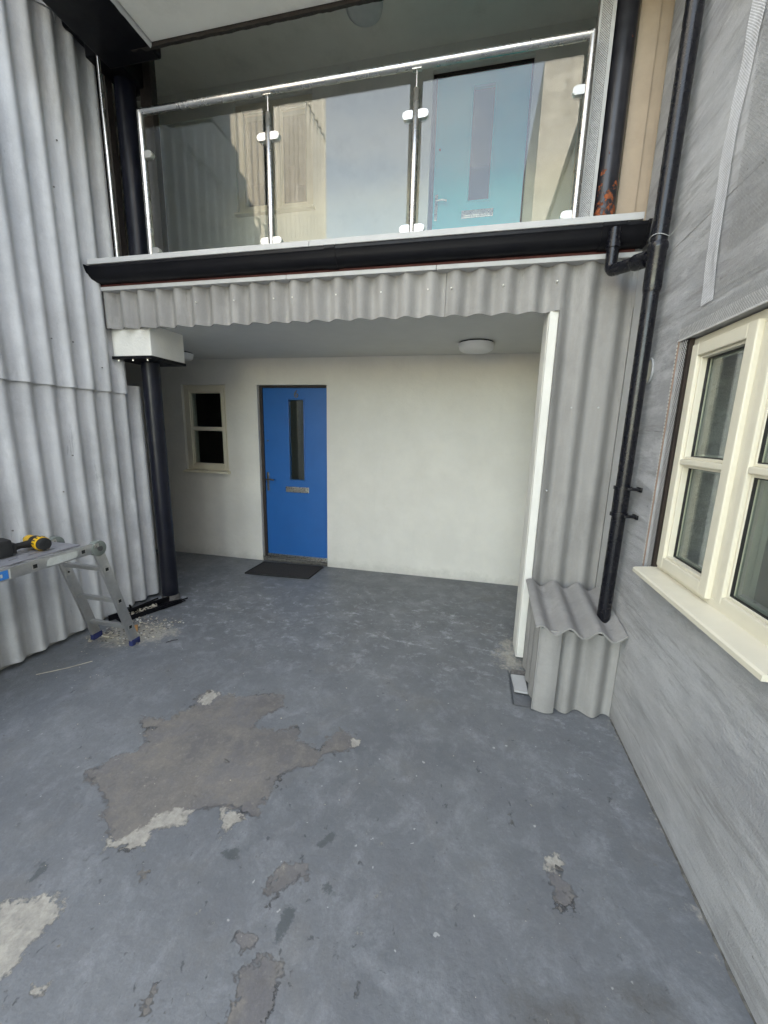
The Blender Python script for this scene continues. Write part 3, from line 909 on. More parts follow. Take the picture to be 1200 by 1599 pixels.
box(bm, -4.4, 0.95, YB + 0.25, 7.0, -0.01, 0.02)
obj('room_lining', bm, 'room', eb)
# overhang above the balcony; mass over it added unseen to block the sun
bm = bm_new(); box(bm, XL - 0.2, 3.0, 2.16, 2.60, 4.30, 6.4, 0.01); box(bm, XL - 0.2, 3.0, 2.60, 7.2, 5.06, 6.4); obj('unseen_sun_block', bm, 'fc2', eb)
bm = bm_new(); box(bm, -2.14, XR - 0.004, 2.16, 2.60, 3.93, 4.295, 0.004); obj('overhang_soffit', bm, 'soffit', eb)
bm = bm_new()
n_ = 130
x0_, x1_ = -2.30, XR
row = []
for i in range(n_ + 1):
    x = x0_ + (x1_ - x0_) * i / n_
    zb = 3.912 + 0.006 * mnoise.noise(Vector((x * 14, 2, 0))) + 0.004 * mnoise.noise(Vector((x * 47, 2, 7)))
    row.append([bm.verts.new((x, 2.603, zb)), bm.verts.new((x, 2.603, 4.9)), bm.verts.new((x, 2.628, 4.9)), bm.verts.new((x, 2.628, zb + 0.004))])
for a_, b_ in zip(row, row[1:]):
    for j in range(4):
        bm.faces.new((a_[j], b_[j], b_[(j + 1) % 4], a_[(j + 1) % 4]))
bm.faces.new(row[0]); bm.faces.new(list(reversed(row[-1])))
obj('edge_beam', bm, 'dark', eb)
bm = bm_new()
n_ = 60
A = []
for i in range(n_ + 1):
    y = 1.9 + 0.70 * i / n_
    z = 3.935 + 0.003 * mnoise.noise(Vector((y * 40, 1, 3)))
    A.append([bm.verts.new((-2.152, y, 3.90 + 0.004 * mnoise.noise(Vector((y * 25, 5, 3))))), bm.verts.new((-2.152, y, 4.2)), bm.verts.new((-2.142, y, 4.2)), bm.verts.new((-2.142, y, z - 0.02))])
for a_, b_ in zip(A, A[1:]):
    for j in range(4):
        bm.faces.new((a_[j], b_[j], b_[(j + 1) % 4], a_[(j + 1) % 4]))
obj('lead_drip_strip', bm, 'trim', eb)
bm = bm_new()
box(bm, -2.56, -2.154, 2.10, 2.70, 3.915, 4.2, 0.015)
box(bm, -2.82, -2.562, 2.60, 2.95, 4.12, 4.29, 0.02)
box(bm, -2.76, -2.56, 2.702, 3.05, 4.02, 4.29, 0.01)
tag(obj('box_gutter', bm, 'gutter'), 'black box gutter in the top left corner between corrugated wall and pale soffit', 'gutter')

# dark timber upright and thin steel post at the left end of the balcony
bm = bm_new(); box(bm, -2.86, -2.75, 2.84, 2.90, 2.72, 4.3, 0.003)
box(bm, -2.95, -2.86, 2.86, 2.93, 2.72, 4.3)
tag(obj('timber_upright', bm, 'dark'), 'dark timber upright beside the end of the corrugated wall at balcony level', 'timber')
bm = bm_new(); tube(bm, [(-2.632, 2.68, 2.72), (-2.632, 2.68, 4.14)], 0.013, 16)
tag(obj('steel_post', bm, 'steel', None, True), 'thin tall stainless post left of the glass balustrade', 'post')

# columns
bm = bm_new(); tube(bm, [(-2.665, 2.935, 0.0), (-2.665, 2.935, 2.09)], 0.069, 32)
t = thing('steel_column', 'round black steel column at the left of the undercroft carrying a white box', 'column', (-2.665, 2.935, 0))
obj('shaft', bm, 'column', t, True)
bm = bm_new(); box(bm, -2.835, -2.465, 2.735, 3.115, 2.082, 2.104, 0.002); obj('cap_plate', bm, 'gutter', t)
for bx, by in ((-2.80, 2.765), (-2.665, 2.765), (-2.53, 2.765)):
    bm = bm_new(); tube(bm, [(bx, by, 2.072), (bx, by, 2.082)], 0.009, 6); obj('bolt', bm, 'chrome', t)
bm = bm_new(); tube(bm, [(-2.665, 2.935, 0.0), (-2.665, 2.935, 0.05)], 0.078, 24, radii=[0.080, 0.072]); obj('collar', bm, 'darkrubble', t, True)
bm = bm_new(); box(bm, -2.825, -2.474, 2.745, 3.11, 2.104, 2.334, 0.003)
tag(obj('capital_box', bm, 'bright'), 'white painted box on top of the black column under the corrugated fascia', 'box')
bm = bm_new(); tube(bm, [(-2.67, 2.93, 2.72), (-2.67, 2.93, 4.28)], 0.069, 32)
t = thing('balcony_column', 'dark blue-black round column on the balcony left of the glass', 'column', (-2.67, 2.93, 2.72))
obj('shaft', bm, 'column', t, True)
bm = bm_new(); tube(bm, [(-2.67, 2.93, 2.72), (-2.67, 2.93, 2.80)], 0.08, 24, radii=[0.082, 0.074]); obj('collar', bm, 'darkrubble', t, True)
bm = bm_new(); box(bm, -2.595, -2.50, 2.99, 3.05, 2.72, 4.9); tag(obj('downstand_post', bm, 'dark'), 'black square post close behind the dark blue balcony column', 'post')
bm = bm_new(); tube(bm, [(0.64, 2.80, 2.72), (0.64, 2.80, 4.9)], 0.060, 32)
tag(obj('rusty_column', bm, 'rust', None, True), 'black round column with orange rust at its foot, right end of the balcony', 'column')
bm = bm_new(); box(bm, 0.715, 0.815, 2.83, 2.86, 2.72, 4.9, 0.002)
box(bm, 0.815, 0.88, 2.84, 2.87, 2.72, 4.9, 0.002)
tag(obj('timber_board', bm, 'bare_timber'), 'bare tan timber board standing between the rusty column and the grey wall', 'board')
# mesh stop bead at right end
t = thing('stop_bead', 'silver expanded metal bead between the balustrade end post and rusty column', 'bead', (0.53, 2.74, 2.72))
bm = bm_new(); box(bm, 0.495, 0.575, 2.752, 2.80, 2.72, 4.9); obj('backing', bm, 'darkrubble', t)
bm = bm_new(); lattice(bm, (0.510, 2.749, 2.73), (1, 0, 0), (0, 0, 1), (0, -1, 0), 0.045, 2.1, 0.011, 0.0028); obj('expanded_metal', bm, 'mesh', t)
bm = bm_new(); box(bm, 0.556, 0.576, 2.742, 2.75, 2.72, 4.9, 0.002); box(bm, 0.496, 0.509, 2.742, 2.75, 2.72, 4.9, 0.002); obj('flange', bm, 'trim', t)

# ceiling lights
def ceiling_light(label, x, y, z, r, mat):
    t = thing('ceiling_light', label, 'ceiling light', (x, y, z), 0, 'round ceiling lights', local=True)
    bm = bm_new(); tube(bm, [(0, 0, 0), (0, 0, -0.010)], r * 0.93, 40); obj('base', bm, 'gutter', t, True)
    bm = bm_new(); tube(bm, [(0, 0, -0.012), (0, 0, -0.030), (0, 0, -0.058), (0, 0, -0.072), (0, 0, -0.078)], r, 40, radii=[r, r, r * 0.94, r * 0.80, r * 0.5]); obj('cover', bm, mat, t, True, 50)
    return t
ceiling_light('round white drum light on the undercroft ceiling left of the white pier', -0.040, 3.66, 2.335, 0.150, 'lamp')
ceiling_light('small round light half hidden behind the white box on the black column', -3.06, 3.78, 2.335, 0.13, 'lamp')
ceiling_light('dim round light on the balcony ceiling at the top edge of the view', -1.08, 3.70, 4.9, 0.15, 'lamp_shaded')

# ------------------------------------------------------------------ doors
def door(label, x0, w, z0, h, mat, y):
    t = thing('door', label, 'door', (x0, y, z0))
    bm = bm_new()
    f = 0.022
    box(bm, x0, x0 + f + 0.012, y, y + 0.07, z0, z0 + h, 0.002); box(bm, x0 + w - f + 0.010, x0 + w, y, y + 0.07, z0, z0 + h, 0.002)
    box(bm, x0 + f + 0.012, x0 + w - f + 0.010, y, y + 0.07, z0 + h - f, z0 + h, 0.002)
    obj('frame', bm, 'frame_dk', t)
    a0, a1, b0, b1 = x0 + f + 0.014, x0 + w - f + 0.008, z0 + 0.05, z0 + h - f - 0.004
    W = a1 - a0
    gx0, gx1 = a0 + W * 0.405, a0 + W * 0.635
    gz0, gz1 = z0 + 1.0, z0 + 1.90
    bm = bm_new()
    wall_holes(bm, a0, a1, b0, b1, [(gx0, gx1, gz0, gz1)], lambda a, z, d: Vector((a, d, z)), y + 0.018, y + 0.062)
    leaf = obj('leaf', bm, mat, t)
    bm = bm_new()
    e = 0.016
    box(bm, gx0 - e, gx0, y + 0.010, y + 0.030, gz0 - e, gz1 + e, 0.004); box(bm, gx1, gx1 + e, y + 0.010, y + 0.030, gz0 - e, gz1 + e, 0.004)
    box(bm, gx0, gx1, y + 0.0104, y + 0.030, gz0 - e, gz0, 0.004); box(bm, gx0, gx1, y + 0.0104, y + 0.030, gz1, gz1 + e, 0.004)
    obj('glazing_bead', bm, mat, t)
    bm = bm_new(); box(bm, gx0, gx1, y + 0.034, y + 0.040, gz0, gz1); obj('pane', bm, 'winglass', t)
    bm = bm_new(); box(bm, gx0 - 0.02, gx1 + 0.02, y + 0.062, y + 0.066, gz0 - 0.02, gz1 + 0.02); obj('obscure_backing', bm, 'gasket', t)
    lx = (gx0 + gx1) / 2
    lz = z0 + 0.885
    lp = bm_new(); box(lp, lx - 0.145, lx + 0.145, y + 0.004, y + 0.018, lz - 0.032, lz + 0.032, 0.004)
    l = obj('letter_plate', lp, 'chrome', t)
    bm = bm_new(); box(bm, lx - 0.115, lx + 0.115, y - 0.003, y + 0.0035, lz - 0.018, lz + 0.018, 0.003); obj('flap', bm, 'chrome', l)
    hz = z0 + 0.965
    bm = bm_new(); box(bm, a0 + 0.018, a0 + 0.046, y + 0.009, y + 0.018, hz - 0.11, hz + 0.11, 0.005)
    hd = obj('handle_plate', bm, 'dkmetal' if mat == 'blue' else 'chrome', t)
    bm = bm_new()
    tube(bm, [(a0 + 0.032, y + 0.010, hz + 0.03), (a0 + 0.032, y - 0.035, hz + 0.03)] + bend((a0 + 0.032, y - 0.03, hz + 0.03), (a0 + 0.032, y - 0.045, hz + 0.03), (a0 + 0.07, y - 0.045, hz + 0.03), 0.012, 4) + [(a0 + 0.09, y - 0.045, hz + 0.034), (a0 + 0.135, y - 0.040, hz + 0.026)], 0.0085, 10)
    obj('lever', bm, 'dkmetal' if mat == 'blue' else 'chrome', hd, True)
    bm = bm_new(); tube(bm, [(a0 + 0.032, y + 0.012, hz - 0.06), (a0 + 0.032, y + 0.004, hz - 0.06)], 0.009, 12); obj('keyhole', bm, 'dkmetal', hd, True)
    bm = bm_new(); box(bm, a0 + 0.004, a1 - 0.004, y - 0.004, y + 0.0175, z0 + 0.052, z0 + 0.082, 0.004); obj('weather_bar', bm, 'chrome', t)
    bm = bm_new(); box(bm, x0 + 0.002, x0 + w - 0.002, y - 0.045, y + 0.075, z0 + 0.002, z0 + 0.046, 0.006); obj('threshold', bm, 'trim' if mat != 'blue' else 'dirt', t)
    bm = bm_new(); box(bm, x0 + 0.002, x0 + w - 0.002, y - 0.030, y - 0.010, z0 + 0.0465, z0 + 0.051, 0.001); obj('threshold_strip', bm, 'chrome', t)
    bm = bm_new(); tube(bm, [(a0 + 0.045, y + 0.018, z0 + 1.44), (a0 + 0.045, y + 0.012, z0 + 1.44)], 0.010, 12); obj('lock_cylinder', bm, 'dkmetal', t, True)
    # house number
    cu = bpy.data.curves.new('house_number', 'FONT')
    cu.body = '6'
    cu.size = 0.115
    cu.extrude = 0.003
    cu.bevel_depth = 0.0006
    cu.align_x = 'CENTER'
    cu.materials.append(M['chrome'] if mat != 'blue' else M['dkmetal'])
    if mat == 'blue':
        n = bpy.data.objects.new('house_number', cu); COL.objects.link(n)
        n.parent = t
        n.matrix_parent_inverse = parent_world(t).inverted()
        n.rotation_euler = (PI / 2, 0, 0)
        n.location = (lx + 0.005, y + 0.014, z0 + 1.925)
    return t
door('bright blue front door with slit window at the back of the undercroft', -2.423, 0.828, 0.0, 2.053, 'blue', YB + 0.045)
door('green balcony door with chrome letter plate behind the glass balustrade', -0.573, 0.856, 2.705, 2.023, 'teal', YB + 0.045)
# door reveals edge strips (painted arrises)
window('small cream two-pane window beside the blue front door in the undercroft', (-3.403, YB + 0.02, 1.062), 0, 0.576, 0.995, [(0.033, 0.543, 0.010, 0.045)], 0.045, True, True)
window('balcony window with cream frame seen through the left glass panes', (-2.563, YB + 0.02, 3.747), 0, 0.836, 0.985, [(0.033, 0.41, 0.010, 0.045), (0.44, 0.803, 0.0, 0.045)], 0.045, True, True, bars=False)
bm = bm_new(); prism(bm, [(-2.362, 4.10), (-1.632, 4.13), (-1.645, 3.745), (-2.372, 3.705)], lambda a, b, d: Vector((a, b, d)), 0.001, 0.014)
dm = tag(obj('doormat', bm, 'mat'), 'dark brown doormat lying in front of the blue door', 'doormat')
bm = bm_new()
pts = [(-2.362, 4.10), (-1.632, 4.13), (-1.645, 3.745), (-2.372, 3.705)]
for i in range(4):
    a_, b_ = pts[i], pts[(i + 1) % 4]
    tube(bm, [(a_[0], a_[1], 0.009), (b_[0], b_[1], 0.009)], 0.010, 8)
obj('rubber_edge', bm, 'rubber', dm, True)

# ------------------------------------------------------------------ fascia, gutter, deck edge
fs = thing('fascia_cladding', 'short corrugated fascia band above the undercroft opening', 'cladding', (-1, YF, 2.3))
for i, (xa, xb) in enumerate(((-2.84, -2.371), (-2.367, -1.301), (-1.297, -0.240), (-0.236, 0.862))):
    bm = bm_new()
    corr(bm, (xa, YF + 0.004 * (i % 2), 2.298), (1, 0, 0), (0, 0, 1), (0, -1, 0), xb - xa, 0.262, amp=0.026, pitch=0.1535, phase=(xa + 0.065) , wob=0.004)
    obj('corrugated_sheet', bm, 'fc2', fs, True, 50)
for (x, z) in ((-2.011, 2.45), (-1.708, 2.446), (-1.404, 2.445), (-1.266, 2.446), (-0.955, 2.448), (-0.65, 2.449), (-0.348, 2.45), (-0.204, 2.45), (0.106, 2.452), (0.41, 2.458)):
    bm = bm_new(); tube(bm, [(x, YF - 0.012, z), (x, YF - 0.030, z)], 0.0055, 10, radii=[0.0065, 0.0045]); obj('screw', bm, 'bright', fs, True)
for i, (xa, xb) in enumerate(((-2.90, -1.30), (-1.298, -0.30), (-0.298, 0.838))):
    bm = bm_new()
    box(bm, xa, xb, YF - 0.045, YF + 0.03, 2.553, 2.580, 0.004)
    obj('flashing', bm, 'trim', fs)
bm = bm_new(); box(bm, -2.86, 0.80, YF - 0.030, YF + 0.03, 2.5805, 2.70); obj('primed_batten', bm, 'redbrown', fs)
bm = bm_new(); box(bm, -2.83, 0.44, YF + 0.0285, YF + 0.0295, 2.34, 2.55); obj('joint_shade_backing', bm, 'gasket', fs)  # black sheet added so the gaps between fascia sheets look shaded

gt = thing('gutter', 'black plastic gutter along the balcony edge above the corrugated fascia', 'gutter', (-1, 2.62, 2.6))
prof = [(2.684, 2.700), (2.600, 2.700), (2.592, 2.697), (2.592, 2.682), (2.600, 2.672), (2.606, 2.648), (2.622, 2.618), (2.645, 2.602), (2.684, 2.598)]
for i, (xa, xb) in enumerate(((-2.835, -0.985), (-0.945, 0.828))):
    bm = bm_new(); prism(bm, prof, lambda a, b, d: Vector((d, a, b)), xa, xb); obj('gutter_length', bm, 'gutter', gt, True, 30)
big = [((a - 2.66) * 1.09 + 2.66, (b - 2.645) * 1.09 + 2.645) for a, b in prof]
bm = bm_new(); prism(bm, big, lambda a, b, d: Vector((d, a, b)), -1.0, -0.93); obj('union_bracket', bm, 'gutter', gt, True, 30)
bm = bm_new(); prism(bm, big, lambda a, b, d: Vector((d, a, b)), 0.60, 0.72); obj('outlet', bm, 'gutter', gt, True, 30)
bm = bm_new(); prism(bm, big, lambda a, b, d: Vector((d, a, b)), 0.822, 0.836); obj('stop_end', bm, 'gutter', gt, True, 30)
bm = bm_new(); prism(bm, [(2.70, 2.705), (2.585, 2.705), (2.60, 2.655), (2.66, 2.60), (2.70, 2.59)], lambda a, b, d: Vector((d, a, b)), -2.885, -2.836); obj('end_cap', bm, 'gutter', gt, False)

de = thing('deck_edge_trim', 'pale grey edge trim of the balcony floor directly above the black gutter', 'trim', (-1, 2.6, 2.7))
for xa, xb in ((-2.815, -1.1), (-1.098, 0.796)):
    bm = bm_new(); box(bm, xa, xb, 2.588, 2.76, 2.703, 2.738, 0.004); obj('trim_length', bm, 'trim', de)
bm = bm_new(); box(bm, -4.4, 0.95, 2.762, YB, 2.7005, 2.735); tag(obj('balcony_floor', bm, 'trim'), 'grey floor slab of the balcony behind the glass', 'floor')

# swan neck and downpipe
dp = thing('downpipe', 'black plastic soil pipe running down the corner by the grey wall', 'pipe', (0.786, 2.30, 0.5))
PX = 0.790
bm = bm_new(); tube(bm, [(PX, 2.265, 4.75), (PX, 2.325, 2.46)], 0.0360, 32); obj('upper_length', bm, 'blackpl', dp, True)
bm = bm_new(); tube(bm, [(PX, 2.325, 2.46), (PX, 2.330, 1.2), (PX, 2.345, 0.50)], 0.0345, 32); obj('lower_length', bm, 'blackpl', dp, True)
bm = bm_new(); tube(bm, [(PX, 2.325, 2.26), (PX, 2.325, 2.28), (PX, 2.325, 2.44), (PX, 2.325, 2.45), (PX, 2.325, 2.47), (PX, 2.325, 2.48)], 0.06, 32, radii=[0.036, 0.040, 0.040, 0.044, 0.044, 0.038]); obj('branch_socket', bm, 'blackpl', dp, True, 50)
bm = bm_new(); tube(bm, [(PX, 2.332, 1.165), (PX, 2.332, 1.31)], 0.0385, 32); obj('socket', bm, 'blackpl', dp, True)
for z in (1.305, 1.160):
    bm = bm_new()
    tube(bm, [(PX, 2.332, z - 0.009), (PX, 2.332, z + 0.009)], 0.044, 32)
    box(bm, 0.795, XR - 0.001, 2.262, 2.292, z - 0.007, z + 0.007, 0.002)
    box(bm, XR - 0.010, XR - 0.0012, 2.245, 2.31, z - 0.012, z + 0.012, 0.002)
    obj('pipe_clip', bm, 'blackpl', dp, True, 40)
sn = thing('swan_neck', 'short black offset pipe joining the balcony gutter outlet to the soil pipe', 'pipe', (0.66, 2.6, 2.45))
top, c1, c2 = (0.658, 2.575, 2.66), (0.658, 2.575, 2.455), (0.782, 2.34, 2.425)
bm = bm_new(); tube(bm, [top] + bend(top, c1, c2, 0.035, 6) + [c2], 0.031, 24); obj('offset_bend', bm, 'blackpl', sn, True, 60)
bm = bm_new(); tube(bm, [(0.658, 2.575, 2.565), (0.658, 2.575, 2.60)], 0.036, 24); obj('collar', bm, 'blackpl', sn, True)
d = (Vector(c2) - Vector(c1)).normalized()
bm = bm_new(); tube(bm, [Vector(c1) + d * 0.15, Vector(c1) + d * 0.165, Vector(c1) + d * 0.24], 0.042, 24, radii=[0.033, 0.038, 0.038]); obj('socket', bm, 'blackpl', sn, True, 50)
# loop of string round the pipe
bm = bm_new()
tube(bm, [(PX + 0.0405 * math.cos(a), 2.323 + 0.0405 * math.sin(a), 2.50 + 0.006 * math.sin(a * 2)) for a in [2 * PI * i / 24 for i in range(25)]] + [(0.853, 2.2, 2.545)], 0.0016, 5)
tag(obj('string', bm, 'trim'), 'thin pale string tied round the black soil pipe by its branch', 'string')

# ------------------------------------------------------------------ pier and cladding panel at right
pr = thing('pier', 'white painted pier at the right of the undercroft opening', 'pier', (0.62, 2.8, 0))
bm = bm_new(); box(bm, 0.388, 0.95, 2.745, 2.94, 0.0, 2.334, 0.003); obj('core', bm, 'bright', pr)
bm = bm_new(); box(bm, 0.391, 0.44, 2.708, 2.7445, 0.02, 2.30, 0.002); obj('edge_board', bm, 'bright', pr)
pc = thing('pier_cladding', 'grey corrugated sheet covering the pier behind the black soil pipe', 'cladding', (0.65, 2.72, 0))
bm = bm_new(); corr(bm, (0.440, 2.714, 0.02), (1, 0, 0), (0, 0, 1), (0, -1, 0), 0.405, 2.29, amp=0.026, pitch=0.1535, phase=(0.440 + 0.065)); obj('corrugated_sheet', bm, 'fc2', pc, True, 50)
bm = bm_new(); box(bm, 0.8455, 0.853, 2.60, 2.72, 0.3, 2.52, 0.001); obj('edge_strip', bm, 'trim', pc)
for x, z in ((0.565, 1.741), (0.717, 1.743), (0.474, 1.222)):
    bm = bm_new(); tube(bm, [(x, 2.71, z), (x, 2.690, z)], 0.005, 8); obj('screw', bm, 'trim', pc, True)

# pipe boxing made from corrugated offcuts
cb = thing('pipe_boxing', 'low box of corrugated sheet offcuts at the foot of the black soil pipe', 'box', (0.64, 2.4, 0))
Pb, Pf = Vector((0.400, 2.672, 0.600)), Vector((0.398, 2.135, 0.527))
V = (Pf - Pb)
nn = Vector((0, 0, 1)).cross(Vector((1, 0, 0)))
Nn = Vector((1, 0, 0)).cross(V).normalized()
if Nn.z < 0: Nn = -Nn
bm = bm_new(); corr(bm, Pb, (1, 0, 0), V, Nn, 0.452, V.length, amp=0.025, pitch=0.147, phase=0.012, th=0.009, segs=18)
obj('top_sheet', bm, 'fc2', cb, True, 50)
bm = bm_new(); corr(bm, (0.520, 2.215, 0.006), (1, 0, 0), (0, 0.0, 1), (0, -1, 0), 0.334, 0.505, amp=0.027, pitch=0.147, phase=0.10, th=0.007, wob=0.004, segs=18); obj('front_sheet', bm, 'fc2', cb, True, 50)
bm = bm_new(); corr(bm, (0.432, 2.176, 0.006), (1, 0, 0), (0, 0.0, 1), (0, -1, 0), 0.108, 0.515, amp=0.016, pitch=0.20, phase=-0.012, th=0.008, segs=24); obj('corner_sheet', bm, 'fc2', cb, True, 50)
bm = bm_new(); corr(bm, (0.436, 2.172, 0.01), (0, 1, 0), (0, 0.0, 1), (-1, 0, 0), 0.49, 0.55, amp=0.010, pitch=0.147, phase=0.03, th=0.007, segs=18); obj('side_sheet', bm, 'fc2', cb, True, 50)

# hole beside the boxing, with loose offcuts
bm = bm_new(); prism(bm, [(0.345, 2.33), (0.338, 2.50), (0.425, 2.505), (0.424, 2.325)], lambda a, b, d: Vector((a, b, d)), -0.004, 0.008)
tag(obj('sheet_offcut', bm, 'trim'), 'flat pale grey offcut lying in the hole beside the corrugated box', 'offcut')
bm = bm_new(); box(bm, 0.345, 0.44, 2.525, 2.568, -0.02, 0.004, 0.004)
tag(obj('rubber_block', bm, 'darkrubble'), 'small dark block in the hole at the foot of the white pier', 'block')

# ------------------------------------------------------------------ glass balustrade
bl = thing('balustrade', 'stainless steel and glass balustrade along the balcony', 'balustrade', (-0.94, 2.67, DECK))
yr = 2.672
c0, c1_ = (-2.333, yr, 3.628), (0.463, yr, 3.622)
bm = bm_new(); tube(bm, [(-2.333, yr, 3.628), (0.463, yr, 3.622)], 0.0215, 24); obj('handrail', bm, 'steel', bl, True)
for x in (-2.333, 0.463):
    bm = bm_new(); tube(bm, [(x, yr, 2.738), (x, yr, 3.625)], 0.0215, 24)
    bmesh.ops.create_uvsphere(bm, u_segments=20, v_segments=10, radius=0.0222, matrix=Matrix.Translation((x, yr, 3.626)))
    obj('end_post', bm, 'steel', bl, True, 60)
for x in (-2.02, 0.15):
    bm = bm_new(); tube(bm, [(x - 0.002, yr, 3.6262), (x + 0.002, yr, 3.6262)], 0.0222, 24); obj('rail_joint', bm, 'dkmetal', bl, True)
for x in (-1.396, -0.460):
    bm = bm_new(); tube(bm, [(x, yr, 2.738), (x, yr, 3.500), (x, yr, 3.506)], 0.0215, 24, radii=[0.0215, 0.0215, 0.018]); ps = obj('post', bm, 'steel', bl, True, 50)
    bm = bm_new(); tube(bm, [(x, yr, 3.50), (x, yr, 3.602)], 0.0065, 14); obj('stem', bm, 'steel', ps, True)
    bm = bm_new(); box(bm, x - 0.028, x + 0.028, yr - 0.014, yr + 0.014, 3.597, 3.603, 0.002); obj('saddle', bm, 'steel', ps)
for xs, sides in ((-2.333, (1,)), (-1.396, (-1, 1)), (-0.460, (-1, 1)), (0.463, (-1,))):
    for z in (3.375, 2.785):
        for s in sides:
            t_ = bm_new()
            x0_, x1_ = sorted((xs + s * 0.016, xs + s * 0.076))
            def rr(a, b, r=0.020, n=5):
                P = []
                w_, h_ = (x1_ - x0_) / 2, 0.0215
                cx_ = (x0_ + x1_) / 2
                for (sx_, sz_, a0) in ((1, 1, 0), (-1, 1, PI / 2), (-1, -1, PI), (1, -1, 1.5 * PI)):
                    rad = r if sx_ == s else 0.003
                    for i in range(n + 1):
                        an = a0 + PI / 2 * i / n
                        P.append((cx_ + sx_ * (w_ - rad) + rad * math.cos(an), z + sz_ * (h_ - rad) + rad * math.sin(an)))
                return P
            prism(t_, rr(0, 0), lambda a, b, d: Vector((a, d, b)), yr - 0.017, yr + 0.017)
            bmesh.ops.bevel(t_, geom=[e for e in t_.edges if abs(e.verts[0].co.y - e.verts[1].co.y) < 1e-5], offset=0.003, segments=2, affect='EDGES', clamp_overlap=True)
            obj('glass_clamp', t_, 'clamp', bl, True, 40)
for xa, xb, za, zb in ((-2.300, -1.432, 3.528, 3.540), (-1.360, -0.497, 3.535, 3.533), (-0.424, 0.430, 3.533, 3.540)):
    bm = bm_new(); box(bm, xa, xb, yr - 0.005, yr + 0.005, 2.762, (za + zb) / 2, 0.0008); obj('glass_pane', bm, 'glass', bl)

# ------------------------------------------------------------------ ladder platform
ld = thing('ladder_platform', 'folded aluminium multi-purpose ladder set up as a low work platform', 'ladder', (-2.5, 1.4, 0))
XA, XB = -2.335, -2.675
zt, zb_ = 0.828, 0.762
def rail(p0, p1, wdt, thick, x):
    bm = bm_new()
    p0, p1 = Vector(p0), Vector(p1)
    d = (p1 - p0); L = d.length; d.normalize()
    n = Vector((0, -d.z, d.y))
    M_ = Matrix((Vector((1, 0, 0)), d, n)).transposed().to_4x4()
    M_.translation = p0
    box(bm, -thick / 2, thick / 2, 0, L, -wdt / 2, wdt / 2, 0.003, M_)
    return bm
y_h = 1.985
for x in (XA, XB):
    obj('platform_rail', rail((x, 0.62, 0.795), (x, y_h, 0.795), 0.064, 0.024, x), 'alu', ld, True, 30)
    for (ya, yb) in ((y_h + 0.012, 2.190), (0.61, 0.40)):
        lr = obj('leg_rail', rail((x, ya, 0.755), (x, yb, 0.030), 0.064, 0.022, x), 'alu', ld, True, 30)
        bm = bm_new(); box(bm, x - 0.016, x + 0.016, yb - 0.036, yb + 0.036, 0.0, 0.045, 0.005); obj('rubber_foot', bm, 'bluefoot', ld, True)
        s = -1 if x == XB else 1
        bm = bm_new()
        yh = y_h + 0.005 if ya > 1 else 0.615
        tube(bm, [(x - 0.020, yh, 0.788), (x - 0.018, yh, 0.788), (x + 0.018, yh, 0.788), (x + 0.021, yh, 0.788)], 0.05, 28, radii=[0.044, 0.050, 0.050, 0.044])
        hg = obj('hinge', bm, 'hinge', ld, True, 30)
        bm = bm_new(); tube(bm, [(x + 0.021, yh, 0.788), (x + 0.028, yh, 0.788)], 0.016, 16); obj('hinge_knob', bm, 'dkmetal', hg, True)
        bm = bm_new(); box(bm, x + 0.018, x + 0.024, yh - 0.035, yh - 0.005, 0.80, 0.825, 0.002); obj('hinge_latch', bm, 'chrome', hg)
for y in (1.885, 1.605, 1.325, 1.045, 0.765):
    bm = bm_new(); box(bm, XB, XA, y - 0.014, y + 0.014, 0.781, 0.809, 0.003); r_ = obj('rung', bm, 'alu', ld, True, 30)
    bm = bm_new(); box(bm, XA + 0.0121, XA + 0.0145, y - 0.017, y + 0.017, 0.778, 0.812, 0.0008); obj('rung_collar', bm, 'clamp', r_)
    bm = bm_new(); box(bm, XA + 0.0146, XA + 0.0152, y - 0.011, y + 0.011, 0.784, 0.806); obj('rung_hollow', bm, 'gasket', r_)
for f in (0.17, 0.52, 0.83):
    for (ya, yb) in ((y_h + 0.012, 2.190), (0.61, 0.40)):
        y = ya + (yb - ya) * f; z = 0.755 + (0.03 - 0.755) * f
        bm = bm_new(); box(bm, XB, XA, y - 0.014, y + 0.014, z - 0.014, z + 0.014, 0.003); r_ = obj('rung', bm, 'alu', ld, True, 30)
        bm = bm_new(); box(bm, XA + 0.0111, XA + 0.0135, y - 0.017, y + 0.017, z - 0.017, z + 0.017, 0.0008); obj('rung_collar', bm, 'clamp', r_)
        bm = bm_new(); box(bm, XA + 0.0136, XA + 0.0142, y - 0.011, y + 0.011, z - 0.011, z + 0.011); obj('rung_hollow', bm, 'gasket', r_)
# slotted deck plate
bm = bm_new()
holes = [(y_, y_ + 0.05, x_, x_ + 0.012) for y_ in np.arange(0.75, 1.80, 0.10) for x_ in (-2.61, -2.55, -2.49, -2.43)]
holes = [tuple(float(c) for c in h) for h in holes]
wall_holes(bm, 0.70, 1.90, -2.655, -2.355, holes, lambda a, z, d: Vector((z, a, d)), 0.8285, 0.8345)
obj('deck_plate', bm, 'plate', ld)
bm = bm_new(); box(bm, XA + 0.0121, XA + 0.0128, 1.30, 1.475, 0.772, 0.818); st = obj('blue_sticker', bm, 'bluelabel', ld)
bm = bm_new()
for i in range(9):
    y_ = 1.31 + i * 0.016
    box(bm, XA + 0.0129, XA + 0.0132, y_, y_ + 0.010, 0.785 + 0.004 * (i % 2), 0.803, 0)
obj('sticker_marks', bm, 'paleLabel', st)
bm = bm_new(); box(bm, XA + 0.0121, XA + 0.0128, 1.478, 1.485, 0.770, 0.820); obj('sticker_edge', bm, 'paleLabel', ld)
